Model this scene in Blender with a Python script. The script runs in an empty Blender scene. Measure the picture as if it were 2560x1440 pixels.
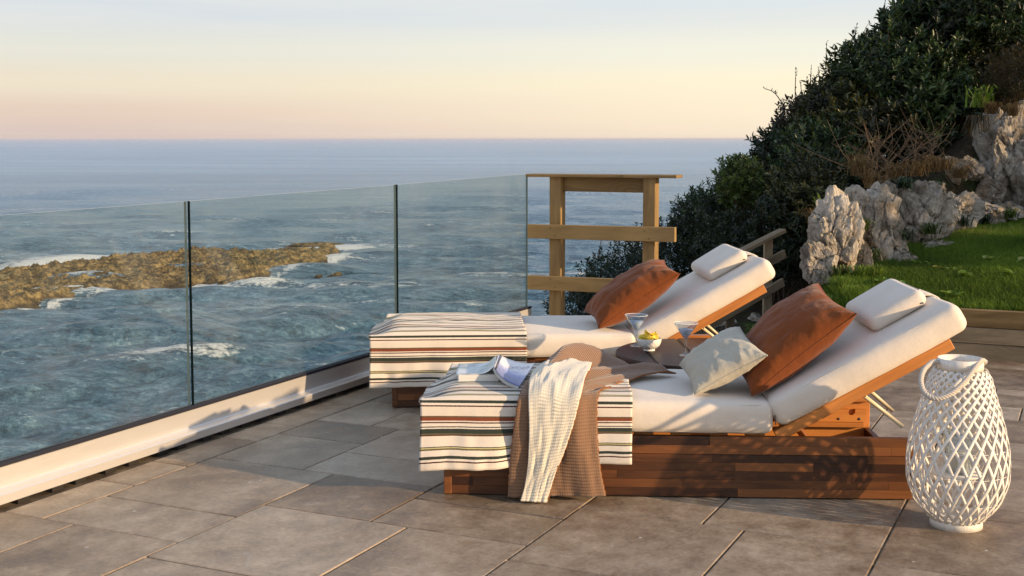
import bpy, bmesh, math, random
import numpy as np
from mathutils import Vector, Matrix, Euler

R = math.radians
sc = bpy.context.scene
C = sc.collection
random.seed(7)

# ------------------------------------------------------------------ camera
EYE = 1.40
PITCH = R(4.684)
FPX, PY = 3100.0, 600.0            # focal length and principal row of the photograph, in its pixels
cam_d = bpy.data.cameras.new('camera')
cam = bpy.data.objects.new('camera', cam_d); C.objects.link(cam)
cam.location = (0, 0, EYE)
cam.rotation_euler = (R(90) - PITCH, 0, 0)
cam_d.sensor_width = 36.0
cam_d.lens = 36.0 * FPX / 2560.0
cam_d.shift_y = -120.0 / 2560.0
cam_d.clip_start = 0.05
cam_d.clip_end = 200000.0
sc.camera = cam

# ------------------------------------------------------------------ sky, sun, exposure
SUN_AZ, SUN_EL = R(27), R(14.5)      # light travels left (-x) and away (+y)
LDIR = Vector((-math.cos(SUN_AZ) * math.cos(SUN_EL), math.sin(SUN_AZ) * math.cos(SUN_EL), -math.sin(SUN_EL)))
sun_d = bpy.data.lights.new('sun', 'SUN')
sun_d.energy = 5.0
sun_d.angle = R(0.8)
sun_d.color = (1.0, 0.70, 0.40)
sun = bpy.data.objects.new('sun', sun_d); C.objects.link(sun)
sun.rotation_euler = LDIR.to_track_quat('-Z', 'Y').to_euler()
sun.location = (20, -12, 8)

world = bpy.data.worlds.new('World'); sc.world = world
world.use_nodes = True
wn, wl = world.node_tree.nodes, world.node_tree.links
wn.clear()
w_out = wn.new('ShaderNodeOutputWorld'); w_bg = wn.new('ShaderNodeBackground')
sky = wn.new('ShaderNodeTexSky'); sky.sky_type = 'NISHITA'; sky.sun_disc = False
sky.sun_elevation = SUN_EL
sky.sun_rotation = math.atan2(-LDIR.x, -LDIR.y)
sky.air_density = 1.0; sky.dust_density = 2.0; sky.ozone_density = 1.0
w_tc = wn.new('ShaderNodeTexCoord'); w_sep = wn.new('ShaderNodeSeparateXYZ')
wl.new(w_tc.outputs['Generated'], w_sep.inputs[0])
def wramp(stops):
    n = wn.new('ShaderNodeValToRGB'); cr = n.color_ramp
    cr.interpolation = 'EASE'
    while len(cr.elements) > 1: cr.elements.remove(cr.elements[-1])
    for i, (p, c) in enumerate(stops):
        e = cr.elements[0] if i == 0 else cr.elements.new(p)
        e.position = p; e.color = (*c, 1)
    return n
# evening sky away from the sun (pink belt) and nearer the sun (cream), by elevation
cool = wramp([(0.0, (.63, .49, .46)), (.02, (.70, .54, .46)), (.042, (.73, .63, .50)), (.068, (.66, .64, .58)),
              (.10, (.56, .59, .65)), (.22, (.54, .60, .71)), (.5, (.44, .53, .70)), (1.0, (.34, .46, .68))])
warm = wramp([(0.0, (.92, .76, .58)), (.02, (.95, .80, .59)), (.042, (.93, .82, .60)), (.068, (.82, .79, .67)),
              (.10, (.66, .69, .71)), (.22, (.60, .64, .71)), (.5, (.44, .53, .70)), (1.0, (.34, .46, .68))])
wl.new(w_sep.outputs['Z'], cool.inputs[0]); wl.new(w_sep.outputs['Z'], warm.inputs[0])
w_mr = wn.new('ShaderNodeMapRange'); w_mr.inputs['From Min'].default_value = -.40; w_mr.inputs['From Max'].default_value = .26
w_mr.interpolation_type = 'SMOOTHSTEP'
wl.new(w_sep.outputs['X'], w_mr.inputs['Value'])
w_mix = wn.new('ShaderNodeMix'); w_mix.data_type = 'RGBA'
wl.new(w_mr.outputs[0], w_mix.inputs['Factor']); wl.new(cool.outputs[0], w_mix.inputs['A']); wl.new(warm.outputs[0], w_mix.inputs['B'])
# thin veils of high cloud
w_map = wn.new('ShaderNodeMapping'); w_map.inputs['Scale'].default_value = (2.2, 2.2, 34.0); w_map.inputs['Rotation'].default_value = (0, R(2.5), 0)
wl.new(w_tc.outputs['Generated'], w_map.inputs[0])
w_no = wn.new('ShaderNodeTexNoise'); w_no.inputs['Scale'].default_value = 1.6; w_no.inputs['Detail'].default_value = 6; w_no.inputs['Roughness'].default_value = .55
wl.new(w_map.outputs[0], w_no.inputs['Vector'])
w_cr = wn.new('ShaderNodeMapRange'); w_cr.inputs['From Min'].default_value = .40; w_cr.inputs['From Max'].default_value = .75
w_cr.inputs['To Min'].default_value = 0; w_cr.inputs['To Max'].default_value = .30
wl.new(w_no.outputs[0], w_cr.inputs['Value'])
w_cl = wn.new('ShaderNodeMix'); w_cl.data_type = 'RGBA'; w_cl.inputs['B'].default_value = (.80, .73, .62, 1)
wl.new(w_cr.outputs[0], w_cl.inputs['Factor']); wl.new(w_mix.outputs['Result'], w_cl.inputs['A'])
w_sc = wn.new('ShaderNodeVectorMath'); w_sc.operation = 'SCALE'; w_sc.inputs['Scale'].default_value = 7.9
wl.new(w_cl.outputs['Result'], w_sc.inputs[0])
w_add = wn.new('ShaderNodeVectorMath'); w_add.operation = 'ADD'
wl.new(w_sc.outputs[0], w_add.inputs[0])
w_ns = wn.new('ShaderNodeVectorMath'); w_ns.operation = 'SCALE'; w_ns.inputs['Scale'].default_value = .25
wl.new(sky.outputs[0], w_ns.inputs[0]); wl.new(w_ns.outputs[0], w_add.inputs[1])
wl.new(w_add.outputs[0], w_bg.inputs[0]); w_bg.inputs[1].default_value = 0.1
wl.new(w_bg.outputs[0], w_out.inputs[0])

vs = sc.view_settings
vs.view_transform = 'Standard'; vs.look = 'None'; vs.exposure = 0.38; vs.gamma = 1.0
vs.use_curve_mapping = False
sc.cycles.max_bounces = 10; sc.cycles.transparent_max_bounces = 24; sc.cycles.transmission_bounces = 10

# ------------------------------------------------------------------ photograph geometry -> world
def ray(x, y):
    u, v = (x - 1280) / FPX, (PY - y) / FPX
    return np.array([u, math.cos(PITCH) + v * math.sin(PITCH), -math.sin(PITCH) + v * math.cos(PITCH)])
def at(x, y, Y):
    d = ray(x, y); return np.array([0, 0, EYE]) + d * (Y / d[1])
def on_z(x, y, z=0.0):
    d = ray(x, y); return np.array([0, 0, EYE]) + d * ((z - EYE) / d[2])

TH = R(25.145)                                   # the paving grid: A along the balustrade, B across
A2 = np.array([math.sin(TH), math.cos(TH)]); B2 = np.array([math.cos(TH), -math.sin(TH)])
O2 = np.array([-1.935, 4.588])
def ab(a, b, z=0.0):
    p = O2 + A2 * a + B2 * b; return np.array([p[0], p[1], z])
ROT_AB = math.atan2(A2[1], A2[0])                # local +X along A, local +Y to the left of A (-B)

# ------------------------------------------------------------------ numpy noise
_rs = np.random.RandomState(3)
_perm = _rs.rand(64, 64, 64).astype(np.float32)
def vnoise(p):
    p = np.asarray(p, dtype=np.float64); i = np.floor(p).astype(int); f = p - i; f = f * f * (3 - 2 * f)
    x0, y0, z0 = (i[..., 0] % 64), (i[..., 1] % 64), (i[..., 2] % 64); x1, y1, z1 = (x0 + 1) % 64, (y0 + 1) % 64, (z0 + 1) % 64
    fx, fy, fz = f[..., 0], f[..., 1], f[..., 2]
    def L(a, b, t): return a + (b - a) * t
    return L(L(L(_perm[x0, y0, z0], _perm[x1, y0, z0], fx), L(_perm[x0, y1, z0], _perm[x1, y1, z0], fx), fy),
             L(L(_perm[x0, y0, z1], _perm[x1, y0, z1], fx), L(_perm[x0, y1, z1], _perm[x1, y1, z1], fx), fy), fz) * 2 - 1
def fbm(p, octs=4, lac=2.03, gain=.5):
    p = np.asarray(p, dtype=np.float64); s = 0; a = 1.0; t = 0
    for k in range(octs):
        s = s + a * vnoise(p + k * 17.3); t += a; p = p * lac; a *= gain
    return s / t
def ridged(p, octs=4, lac=2.1, gain=.5):
    p = np.asarray(p, dtype=np.float64); s = 0; a = 1.0; t = 0
    for k in range(octs):
        s = s + a * (1 - np.abs(vnoise(p + k * 11.7))); t += a; p = p * lac; a *= gain
    return s / t
def sstep(a, b, x):
    t = np.clip((x - a) / (b - a), 0, 1); return t * t * (3 - 2 * t)

# ------------------------------------------------------------------ object helpers
def tag(o, label=None, cat=None, group=None, kind=None):
    if label: o['label'] = label
    if cat: o['category'] = cat
    if group: o['group'] = group
    if kind: o['kind'] = kind
    return o
def thing(name, label, cat, loc=(0, 0, 0), rotz=0.0, group=None):
    o = bpy.data.objects.new(name, None); C.objects.link(o)
    o.location = loc; o.rotation_euler = (0, 0, rotz); o.empty_display_size = .1
    return tag(o, label, cat, group)
def link(name, me, parent=None, loc=(0, 0, 0), rot=(0, 0, 0)):
    o = bpy.data.objects.new(name, me); C.objects.link(o)
    o.parent = parent; o.location = loc; o.rotation_euler = rot
    return o
def mesh(name, V, F, m=None, smooth=False):
    me = bpy.data.meshes.new(name)
    V = np.asarray(V, dtype=np.float32).reshape(-1, 3)
    if isinstance(F, np.ndarray):
        n, k = F.shape
        me.vertices.add(len(V)); me.vertices.foreach_set('co', V.ravel())
        me.loops.add(n * k); me.loops.foreach_set('vertex_index', F.astype(np.int32).ravel())
        me.polygons.add(n); me.polygons.foreach_set('loop_start', np.arange(0, n * k, k, dtype=np.int32))
        me.update(calc_edges=True); me.validate()
    else:
        me.from_pydata([tuple(map(float, v)) for v in V], [], F); me.update()
    if smooth: me.polygons.foreach_set('use_smooth', [True] * len(me.polygons))
    if m is not None: me.materials.append(m)
    return me
def add(name, V, F, m=None, parent=None, smooth=False, loc=(0, 0, 0), rot=(0, 0, 0)):
    return link(name, mesh(name, V, F, m, smooth), parent, loc, rot)
def box_mesh(name, L, W, H, m, bev=.003, seg=1):
    bm = bmesh.new(); bmesh.ops.create_cube(bm, size=1.0)
    bmesh.ops.scale(bm, vec=(L, W, H), verts=bm.verts)
    if bev > 0: bmesh.ops.bevel(bm, geom=bm.edges[:], offset=bev, segments=seg, affect='EDGES', clamp_overlap=True)
    me = bpy.data.meshes.new(name); bm.to_mesh(me); bm.free()
    if m: me.materials.append(m)
    return me
def box(name, L, W, H, m, loc, rot=(0, 0, 0), parent=None, bev=.003, seg=1):
    return link(name, box_mesh(name, L, W, H, m, bev, seg), parent, loc, rot)
def beam(name, p, q, w, h, m, parent=None, bev=.003, up=(0, 0, 1)):
    """a board from p to q, width w (sideways), height h"""
    p, q = Vector(p), Vector(q); d = (q - p); L = d.length; x = d.normalized(); upv = Vector(up)
    if abs(x.z) > .95: upv = Vector((0, 1, 0))
    y = upv.cross(x).normalized(); z = x.cross(y)
    o = link(name, box_mesh(name, L, w, h, m, bev), parent)
    o.matrix_local = Matrix.Translation((p + q) / 2) @ Matrix((x, y, z)).transposed().to_4x4()
    return o
def grid_faces(nu, nv, cu=False, cv=False):
    i = np.arange(nu if cu else nu - 1); j = np.arange(nv if cv else nv - 1)
    I, J = np.meshgrid(i, j, indexing='ij'); I2, J2 = (I + 1) % nu, (J + 1) % nv
    return np.stack([I * nv + J, I2 * nv + J, I2 * nv + J2, I * nv + J2], -1).reshape(-1, 4)
def sheet(name, P, m, parent=None, cu=False, cv=False, smooth=True, uv=None, loc=(0, 0, 0), rot=(0, 0, 0)):
    nu, nv = P.shape[:2]; F = grid_faces(nu, nv, cu, cv)
    me = mesh(name, P.reshape(-1, 3), F, m, smooth)
    if uv is not None:
        ul = me.uv_layers.new(name='UVMap'); idx = np.zeros(len(me.loops), dtype=np.int32); me.loops.foreach_get('vertex_index', idx)
        ul.data.foreach_set('uv', uv.reshape(-1, 2)[idx].astype(np.float32).ravel())
    return link(name, me, parent, loc, rot)
def frames(pts):
    pts = np.asarray(pts, float); T = np.gradient(pts, axis=0); T /= np.linalg.norm(T, axis=1)[:, None] + 1e-12
    n = np.cross(T[0], [0, 0, 1.0]);
    if np.linalg.norm(n) < 1e-3: n = np.cross(T[0], [0, 1.0, 0])
    n /= np.linalg.norm(n); N = [n]
    for k in range(1, len(pts)):
        n = N[-1] - T[k] * np.dot(N[-1], T[k]); n /= np.linalg.norm(n) + 1e-12; N.append(n)
    N = np.array(N); return T, N, np.cross(T, N)
def tube_geo(pts, rad, sides=8, closed=False):
    pts = np.asarray(pts, float); T, N, Bn = frames(pts); n = len(pts)
    rad = np.broadcast_to(np.asarray(rad, float), (n,))
    ang = np.linspace(0, 2 * np.pi, sides, endpoint=False)
    P = pts[:, None] + rad[:, None, None] * (np.cos(ang)[None, :, None] * N[:, None] + np.sin(ang)[None, :, None] * Bn[:, None])
    F = grid_faces(n, sides, closed, True).tolist()
    if not closed: F += [list(range(sides))[::-1], list(range((n - 1) * sides, n * sides))]
    return P.reshape(-1, 3), F
def tube(name, pts, rad, m, parent=None, sides=8, closed=False, smooth=True):
    V, F = tube_geo(pts, rad, sides, closed); return add(name, V, F, m, parent, smooth)
def join_geo(parts):
    V, F, o = [], [], 0
    for v, f in parts:
        V.append(np.asarray(v, float)); F += [[i + o for i in q] for q in (f.tolist() if isinstance(f, np.ndarray) else f)]; o += len(v)
    return np.concatenate(V), F
def lathe_geo(prof, n=48):
    prof = np.asarray(prof, float); ang = np.linspace(0, 2 * np.pi, n, endpoint=False)
    P = np.stack([prof[:, None, 0] * np.cos(ang), prof[:, None, 0] * np.sin(ang), np.repeat(prof[:, 1:2], n, 1)], -1)
    return P.reshape(-1, 3), grid_faces(len(prof), n, False, True)
def smooth_path(pts, n):
    """Catmull-Rom through the points"""
    pts = np.asarray(pts, float); m = len(pts); e = np.vstack([2 * pts[0] - pts[1], pts, 2 * pts[-1] - pts[-2]])
    t = np.linspace(0, m - 1, n); k = np.clip(t.astype(int), 0, m - 2); f = (t - k)[:, None]
    a, b, c, d = e[k], e[k + 1], e[k + 2], e[k + 3]
    return .5 * (2 * b + (c - a) * f + (2 * a - 5 * b + 4 * c - d) * f ** 2 + (3 * b - a - 3 * c + d) * f ** 3)
def soft_box_geo(hx, hy, hz, r, nx=40, ny=24, nz=8, bulge=0.0, seed=0, wob=.002):
    """rounded cushion box centred on the origin"""
    def ax(h, n):
        q = np.linspace(-1, 1, n + 1); e = np.sign(q) * (1 - (1 - np.abs(q)) ** 1.7); return e * h
    X, Y, Z = ax(hx, nx), ax(hy, ny), ax(hz, nz); V, F, o = [], [], 0
    def face(P, flip):
        nonlocal o
        f = grid_faces(P.shape[0], P.shape[1]);
        if flip: f = f[:, ::-1]
        V.append(P.reshape(-1, 3)); F.append(f + o); o += P.shape[0] * P.shape[1]
    for s in (-1, 1):
        a, b = np.meshgrid(X, Y, indexing='ij'); face(np.stack([a, b, np.full_like(a, s * hz)], -1), s < 0)
        a, b = np.meshgrid(X, Z, indexing='ij'); face(np.stack([a, np.full_like(a, s * hy), b], -1), s > 0)
        a, b = np.meshgrid(Y, Z, indexing='ij'); face(np.stack([np.full_like(a, s * hx), a, b], -1), s < 0)
    V = np.concatenate(V); F = np.concatenate(F)
    h = np.array([hx, hy, hz]); rr = np.minimum(r, h * .98)
    inner = np.clip(V, -(h - rr), h - rr); d = (V - inner) / rr; ln = np.linalg.norm(d, axis=1)[:, None]; d = d / np.maximum(ln, 1e-9)
    P = inner + d * rr
    q = P / h; k = bulge * (1 - q[:, 0] ** 4) * (1 - q[:, 1] ** 4)
    P[:, 2] += np.where(P[:, 2] > 0, k, -k * .3)
    P[:, 1] += np.sign(P[:, 1]) * bulge * .5 * (1 - q[:, 0] ** 4) * (1 - q[:, 2] ** 2) * (np.abs(q[:, 1]) ** 6)
    n = np.stack([fbm(P * 7 + seed, 3), fbm(P * 7 + seed + 9, 3), fbm(P * 5 + seed + 21, 3)], -1)
    P = P + n * wob
    me = bmesh.new(); vs_ = [me.verts.new(v) for v in P]
    for f in F: me.faces.new([vs_[i] for i in f])
    bmesh.ops.remove_doubles(me, verts=me.verts, dist=1e-4); bmesh.ops.recalc_face_normals(me, faces=me.faces)
    return me
def bm_obj(name, bm, m, parent=None, smooth=True, loc=(0, 0, 0), rot=(0, 0, 0)):
    me = bpy.data.meshes.new(name); bm.to_mesh(me); bm.free()
    if smooth: me.polygons.foreach_set('use_smooth', [True] * len(me.polygons))
    if m: me.materials.append(m)
    return link(name, me, parent, loc, rot)
def copy_tree(o, parent=None):
    c = o.copy(); C.objects.link(c); c.parent = parent
    for ch in [x for x in bpy.data.objects if x.parent == o]: copy_tree(ch, c)
    return c

# ------------------------------------------------------------------ materials
class Mat:
    def __init__(s, name, base=(.5, .5, .5), rough=.7, spec=.4, **kw):
        s.m = bpy.data.materials.new(name); s.m.use_nodes = True; s.t = s.m.node_tree; s.n = s.t.nodes; s.l = s.t.links
        s.b = s.n['Principled BSDF']; s.set('Base Color', (*base, 1)); s.set('Roughness', rough); s.set('Specular IOR Level', spec)
        for k, v in kw.items(): s.set(k.replace('_', ' '), v)
    def set(s, k, v):
        s.b.inputs[k].default_value = v
    def plug(s, out, k): s.l.new(out, s.b.inputs[k])
    def node(s, t, **ins):
        n = s.n.new(t)
        for k, v in ins.items():
            k = k.replace('_', ' ')
            if hasattr(v, 'is_linked') or isinstance(v, bpy.types.NodeSocket): s.l.new(v, n.inputs[k])
            else: n.inputs[k].default_value = v
        return n
    def coord(s, scale=(1, 1, 1), kind='Object', rnd=0.0, rot=(0, 0, 0)):
        tc = s.n.new('ShaderNodeTexCoord'); mp = s.n.new('ShaderNodeMapping'); mp.inputs['Scale'].default_value = scale
        mp.inputs['Rotation'].default_value = rot
        s.l.new(tc.outputs[kind], mp.inputs[0])
        if rnd:
            oi = s.n.new('ShaderNodeObjectInfo'); mm = s.n.new('ShaderNodeMath'); mm.operation = 'MULTIPLY'; mm.inputs[1].default_value = rnd
            s.l.new(oi.outputs['Random'], mm.inputs[0]); s.l.new(mm.outputs[0], mp.inputs['Location'])
        return mp.outputs[0]
    def noise(s, vec, scale=5, detail=4, rough=.55, dist=0.0):
        n = s.n.new('ShaderNodeTexNoise'); s.l.new(vec, n.inputs['Vector']); n.inputs['Scale'].default_value = scale
        n.inputs['Detail'].default_value = detail; n.inputs['Roughness'].default_value = rough; n.inputs['Distortion'].default_value = dist
        return n.outputs[0]
    def voro(s, vec, scale=5, feature='F1', out='Distance'):
        n = s.n.new('ShaderNodeTexVoronoi'); n.feature = feature; s.l.new(vec, n.inputs['Vector']); n.inputs['Scale'].default_value = scale
        return n.outputs[out]
    def ramp(s, fac, stops, interp='LINEAR'):
        n = s.n.new('ShaderNodeValToRGB'); cr = n.color_ramp; cr.interpolation = interp
        while len(cr.elements) > 1: cr.elements.remove(cr.elements[-1])
        for i, (p, c) in enumerate(stops):
            e = cr.elements[0] if i == 0 else cr.elements.new(p)
            e.position = p; e.color = (*c, 1) if not isinstance(c, float) else (c, c, c, 1)
        s.l.new(fac, n.inputs[0]); return n.outputs[0]
    def rng(s, v, a, b, c=0.0, d=1.0):
        n = s.n.new('ShaderNodeMapRange'); s.l.new(v, n.inputs['Value'])
        n.inputs['From Min'].default_value = a; n.inputs['From Max'].default_value = b; n.inputs['To Min'].default_value = c; n.inputs['To Max'].default_value = d
        return n.outputs[0]
    def math(s, op, a, b=None):
        n = s.n.new('ShaderNodeMath'); n.operation = op
        for k, v in enumerate((a, b)):
            if v is None: continue
            if isinstance(v, (int, float)): n.inputs[k].default_value = v
            else: s.l.new(v, n.inputs[k])
        return n.outputs[0]
    def mix(s, fac, a, b, mode='MIX'):
        n = s.n.new('ShaderNodeMix'); n.data_type = 'RGBA'; n.blend_type = mode
        for k, v in (('Factor', fac), ('A', a), ('B', b)):
            if isinstance(v, bpy.types.NodeSocket): s.l.new(v, n.inputs[k])
            elif isinstance(v, (int, float)): n.inputs[k].default_value = v
            else: n.inputs[k].default_value = (*v, 1)
        return n.outputs['Result']
    def attr(s, name):
        n = s.n.new('ShaderNodeAttribute'); n.attribute_name = name; return n.outputs['Fac']
    def rand(s):
        return s.n.new('ShaderNodeObjectInfo').outputs['Random']
    def bump(s, h, strength=.3, dist=.01):
        n = s.n.new('ShaderNodeBump'); n.inputs['Strength'].default_value = strength; n.inputs['Distance'].default_value = dist
        if s.b.inputs['Normal'].is_linked: s.l.new(s.b.inputs['Normal'].links[0].from_socket, n.inputs['Normal'])
        s.l.new(h, n.inputs['Height']); s.plug(n.outputs[0], 'Normal')

def wood(name, dark, light, rough=.5, spec=.4, grain=1.0, spread=.5, knots=0.0, sun=1.0):
    k = Mat(name, rough=rough, spec=spec)
    v = k.coord((1.6, 22 * grain, 22 * grain), rnd=40)
    g = k.noise(v, 1.3, 6, .66, .9); v2 = k.coord((.9, 5, 5), rnd=31); g2 = k.noise(v2, 1.3, 3, .5, 1.5)
    f = k.math('ADD', k.math('MULTIPLY', g, .7), k.math('MULTIPLY', g2, .5))
    f = k.math('ADD', f, k.math('MULTIPLY', k.math('SUBTRACT', k.rand(), .5), spread))
    col = k.ramp(k.rng(f, .36, .84), [(0, dark), (.5, tuple((a + b) / 2 for a, b in zip(dark, light))), (1, light)])
    if knots:
        vk = k.coord((2.2, 5.0, 5.0), rnd=17); d = k.voro(vk, 1.0)
        rings = k.math('SINE', k.math('MULTIPLY', d, 55.0))
        col = k.mix(k.math('MULTIPLY', k.rng(rings, .2, 1), k.rng(d, .55, .15, 0, .35)), col, tuple(a * .55 for a in dark))
        col = k.mix(k.rng(d, .075, .035, 0, knots), col, tuple(a * .35 for a in dark))
    k.plug(col, 'Base Color'); k.bump(g, .18, .002)
    return k.m
# ---- stone paving
k = Mat('paving_stone', rough=.62, spec=.35)
v = k.coord((1, 1, 1), rnd=60)
n1 = k.noise(v, 2.2, 6, .6, .4); n2 = k.noise(v, 11, 5, .65); n3 = k.noise(v, 55, 5, .7)
f = k.math('ADD', k.math('MULTIPLY', n1, .42), k.math('ADD', k.math('MULTIPLY', n2, .36), k.math('MULTIPLY', n3, .22)))
f = k.math('ADD', f, k.math('MULTIPLY', k.math('SUBTRACT', k.rand(), .5), .13))
col = k.ramp(k.rng(f, .33, .67), [(0, (.100, .068, .043)), (.35, (.190, .140, .096)), (.65, (.295, .232, .168)), (1, (.43, .355, .275))])
vs_ = k.coord((1, 1, 1), rnd=23); sp = k.noise(vs_, 4.5, 8, .75, 1.2)
col = k.mix(k.rng(sp, .60, .70, 0, .55), col, (.36, .33, .29))           # pale efflorescence veins
vd = k.voro(k.coord((1, 1.6, 1), rnd=11), 5.0)
col = k.mix(k.rng(vd, .055, .03, 0, .75), col, (.50, .48, .45))              # lichen spots
k.plug(col, 'Base Color'); k.plug(k.rng(n2, .3, .7, .34, .62), 'Roughness')
k.bump(k.math('ADD', k.math('MULTIPLY', n2, .6), k.math('MULTIPLY', n3, .4)), .55, .006)
STONE = k.m
k = Mat('sandy_joint', (.23, .175, .115), .95, .1); v = k.coord(); k.bump(k.noise(v, 120, 4), .6, .004)
k.plug(k.ramp(k.noise(v, 9, 5), [(.35, (.055, .042, .030)), (.55, (.13, .10, .068)), (.75, (.24, .185, .12))]), 'Base Color'); JOINT = k.m
# ---- aluminium, rubber, glass
k = Mat('satin_aluminium', (.70, .68, .655), .36, .5, Metallic=.6); v = k.coord((1.5, 60, 60)); n = k.noise(v, 6, 4)
k.plug(k.rng(n, .3, .7, .30, .42), 'Roughness'); k.bump(k.noise(k.coord((1, 1, 1)), 160, 2), .03, .001); ALU = k.m
RUBBER = Mat('black_rubber', (.012, .013, .022), .45, .4).m
def glass_sheet(name, tint, rough=0.0, refl=.035, film=1.0):
    m = bpy.data.materials.new(name); m.use_nodes = True; t = m.node_tree; n = t.nodes; l = t.links; n.clear()
    o = n.new('ShaderNodeOutputMaterial'); mx = n.new('ShaderNodeMixShader'); tr = n.new('ShaderNodeBsdfTransparent'); gl = n.new('ShaderNodeBsdfGlossy')
    lw = n.new('ShaderNodeLayerWeight'); lw.inputs[0].default_value = .5          # Schlick reflectance, the same from both sides
    pw = n.new('ShaderNodeMath'); pw.operation = 'POWER'; pw.inputs[1].default_value = 5.0; l.new(lw.outputs['Facing'], pw.inputs[0])
    fr = n.new('ShaderNodeMapRange'); fr.inputs['To Min'].default_value = refl; l.new(pw.outputs[0], fr.inputs['Value'])
    tr.inputs[0].default_value = (*tint, 1); gl.inputs['Roughness'].default_value = rough; gl.inputs[0].default_value = (.9, .95, .93, 1)
    # faint salt film on the pane
    di = n.new('ShaderNodeBsdfDiffuse'); di.inputs[0].default_value = (.62, .64, .62, 1)
    tc = n.new('ShaderNodeTexCoord'); no = n.new('ShaderNodeTexNoise'); no.inputs['Scale'].default_value = 2.6; no.inputs['Detail'].default_value = 7; no.inputs['Roughness'].default_value = .65
    l.new(tc.outputs['Object'], no.inputs['Vector']); mr = n.new('ShaderNodeMapRange'); mr.inputs['From Min'].default_value = .42; mr.inputs['From Max'].default_value = .75
    mr.inputs['To Min'].default_value = .010 * film; mr.inputs['To Max'].default_value = .030 * film; l.new(no.outputs[0], mr.inputs['Value'])
    vo = n.new('ShaderNodeTexVoronoi'); vo.inputs['Scale'].default_value = 55; l.new(tc.outputs['Object'], vo.inputs['Vector'])          # dried spray spots
    vr = n.new('ShaderNodeMapRange'); vr.inputs['From Min'].default_value = .16; vr.inputs['From Max'].default_value = .05; vr.inputs['To Max'].default_value = .16 * film; l.new(vo.outputs['Distance'], vr.inputs['Value'])
    vm = n.new('ShaderNodeMath'); vm.operation = 'MULTIPLY'; l.new(vr.outputs[0], vm.inputs[0]); l.new(no.outputs[0], vm.inputs[1])
    va = n.new('ShaderNodeMath'); va.operation = 'ADD'; l.new(mr.outputs[0], va.inputs[0]); l.new(vm.outputs[0], va.inputs[1])
    m2 = n.new('ShaderNodeMixShader'); l.new(va.outputs[0], m2.inputs[0]); l.new(tr.outputs[0], m2.inputs[1]); l.new(di.outputs[0], m2.inputs[2])
    l.new(fr.outputs[0], mx.inputs[0]); l.new(m2.outputs[0], mx.inputs[1]); l.new(gl.outputs[0], mx.inputs[2]); l.new(mx.outputs[0], o.inputs[0])
    return m
PANE = glass_sheet('balustrade_glass', (.905, .950, .935))
PANE_EDGE = Mat('glass_edge_green', (.004, .016, .013), .6, .1).m
PANE_TOP = Mat('glass_edge_pale', (.10, .16, .15), .12, .8).m
PINE = wood('treated_pine', (.13, .080, .032), (.33, .22, .095), .72, .25, .55, .30, knots=.8)
PINE_GREY = wood('weathered_pine', (.15, .11, .065), (.36, .28, .18), .8, .2, .6, .3, knots=.6)
ACACIA = wood('oiled_acacia', (.034, .012, .005), (.190, .070, .021), .42, .45, 1.0, .55)
ACACIA_SUNLIT = wood('oiled_acacia_sunlit', (.30, .105, .024), (.56, .225, .055), .42, .45, 1.0, .4)  # same acacia with the sun inside the frame painted into its colour
TABLEWOOD = wood('dark_stained_wood', (.024, .010, .008), (.080, .034, .026), .45, .25, .8, .4)

# ================================================================== terrace floor
ma, mb = .1625, .1588
a0, b0 = -.010, .227
slab = add('terrace', [], [], JOINT); tag(slab, 'stone paved terrace on the cliff edge', None, None, 'structure')
me = slab.data
Vs = []; Fs = []
def quad_prism(pts, z0, z1):
    o = len(Vs); n = len(pts)
    Vs.extend([(p[0], p[1], z0) for p in pts] + [(p[0], p[1], z1) for p in pts])
    Fs.append([o + n + i for i in range(n)]); Fs.append([o + i for i in range(n)][::-1])
    for i in range(n): j = (i + 1) % n; Fs.append([o + i, o + j, o + n + j, o + n + i])
quad_prism([ab(-9, -.13)[:2], ab(-9, 7.6)[:2], ab(5.02, 7.6)[:2], ab(5.02, -.13)[:2]], -.32, -.0065)
me.from_pydata(Vs, [], Fs); me.update()
fixed = [(0, 2, 0, 4), (2, 6, 0, 4), (-4, 0, 1, 4), (-1, 3, 4, 8), (3, 6, 4, 7), (3, 5, 7, 11), (5, 9, 7, 11), (6, 8, 3, 7), (6, 9, 0, 3), (9, 11, 0, 3),
         (8, 11, 3, 7), (2, 6, 11, 15), (2, 6, 15, 18), (6, 8, 11, 14), (6, 10, 14, 18), (5, 9, 18, 22), (1, 5, 18, 22), (-1, 2, 11, 15), (-1, 3, 8, 11),
         (-5, -1, 4, 8), (-4, 0, -1, 1), (0, 3, -1, 0), (3, 5, -1, 0), (5, 8, -1, 0), (8, 10, -1, 0), (10, 13, -1, 0), (13, 16, -1, 0)]
occ = {}
def free(i0, i1, j0, j1): return all((i, j) not in occ for i in range(i0, i1) for j in range(j0, j1))
rects = []
def put(i0, i1, j0, j1):
    for i in range(i0, i1):
        for j in range(j0, j1): occ[(i, j)] = 1
    rects.append((i0, i1, j0, j1))
for q in fixed:
    if free(*q): put(*q)
rs = random.Random(12)
I0, I1, J0, J1 = -22, 31, -1, 44
for j in range(J0, J1):
    for i in range(I0, I1):
        if (i, j) in occ: continue
        opts = [(4, 4), (4, 3), (3, 4), (3, 3), (2, 4), (2, 3), (3, 2), (2, 2), (4, 2)]
        rs.shuffle(opts); opts += [(1, 3), (3, 1), (1, 2), (2, 1), (1, 1)]
        for (w, h) in opts:
            if i + w <= I1 and j + h <= J1 and free(i, i + w, j, j + h): put(i, i + w, j, j + h); break
gapw = .0034
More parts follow.
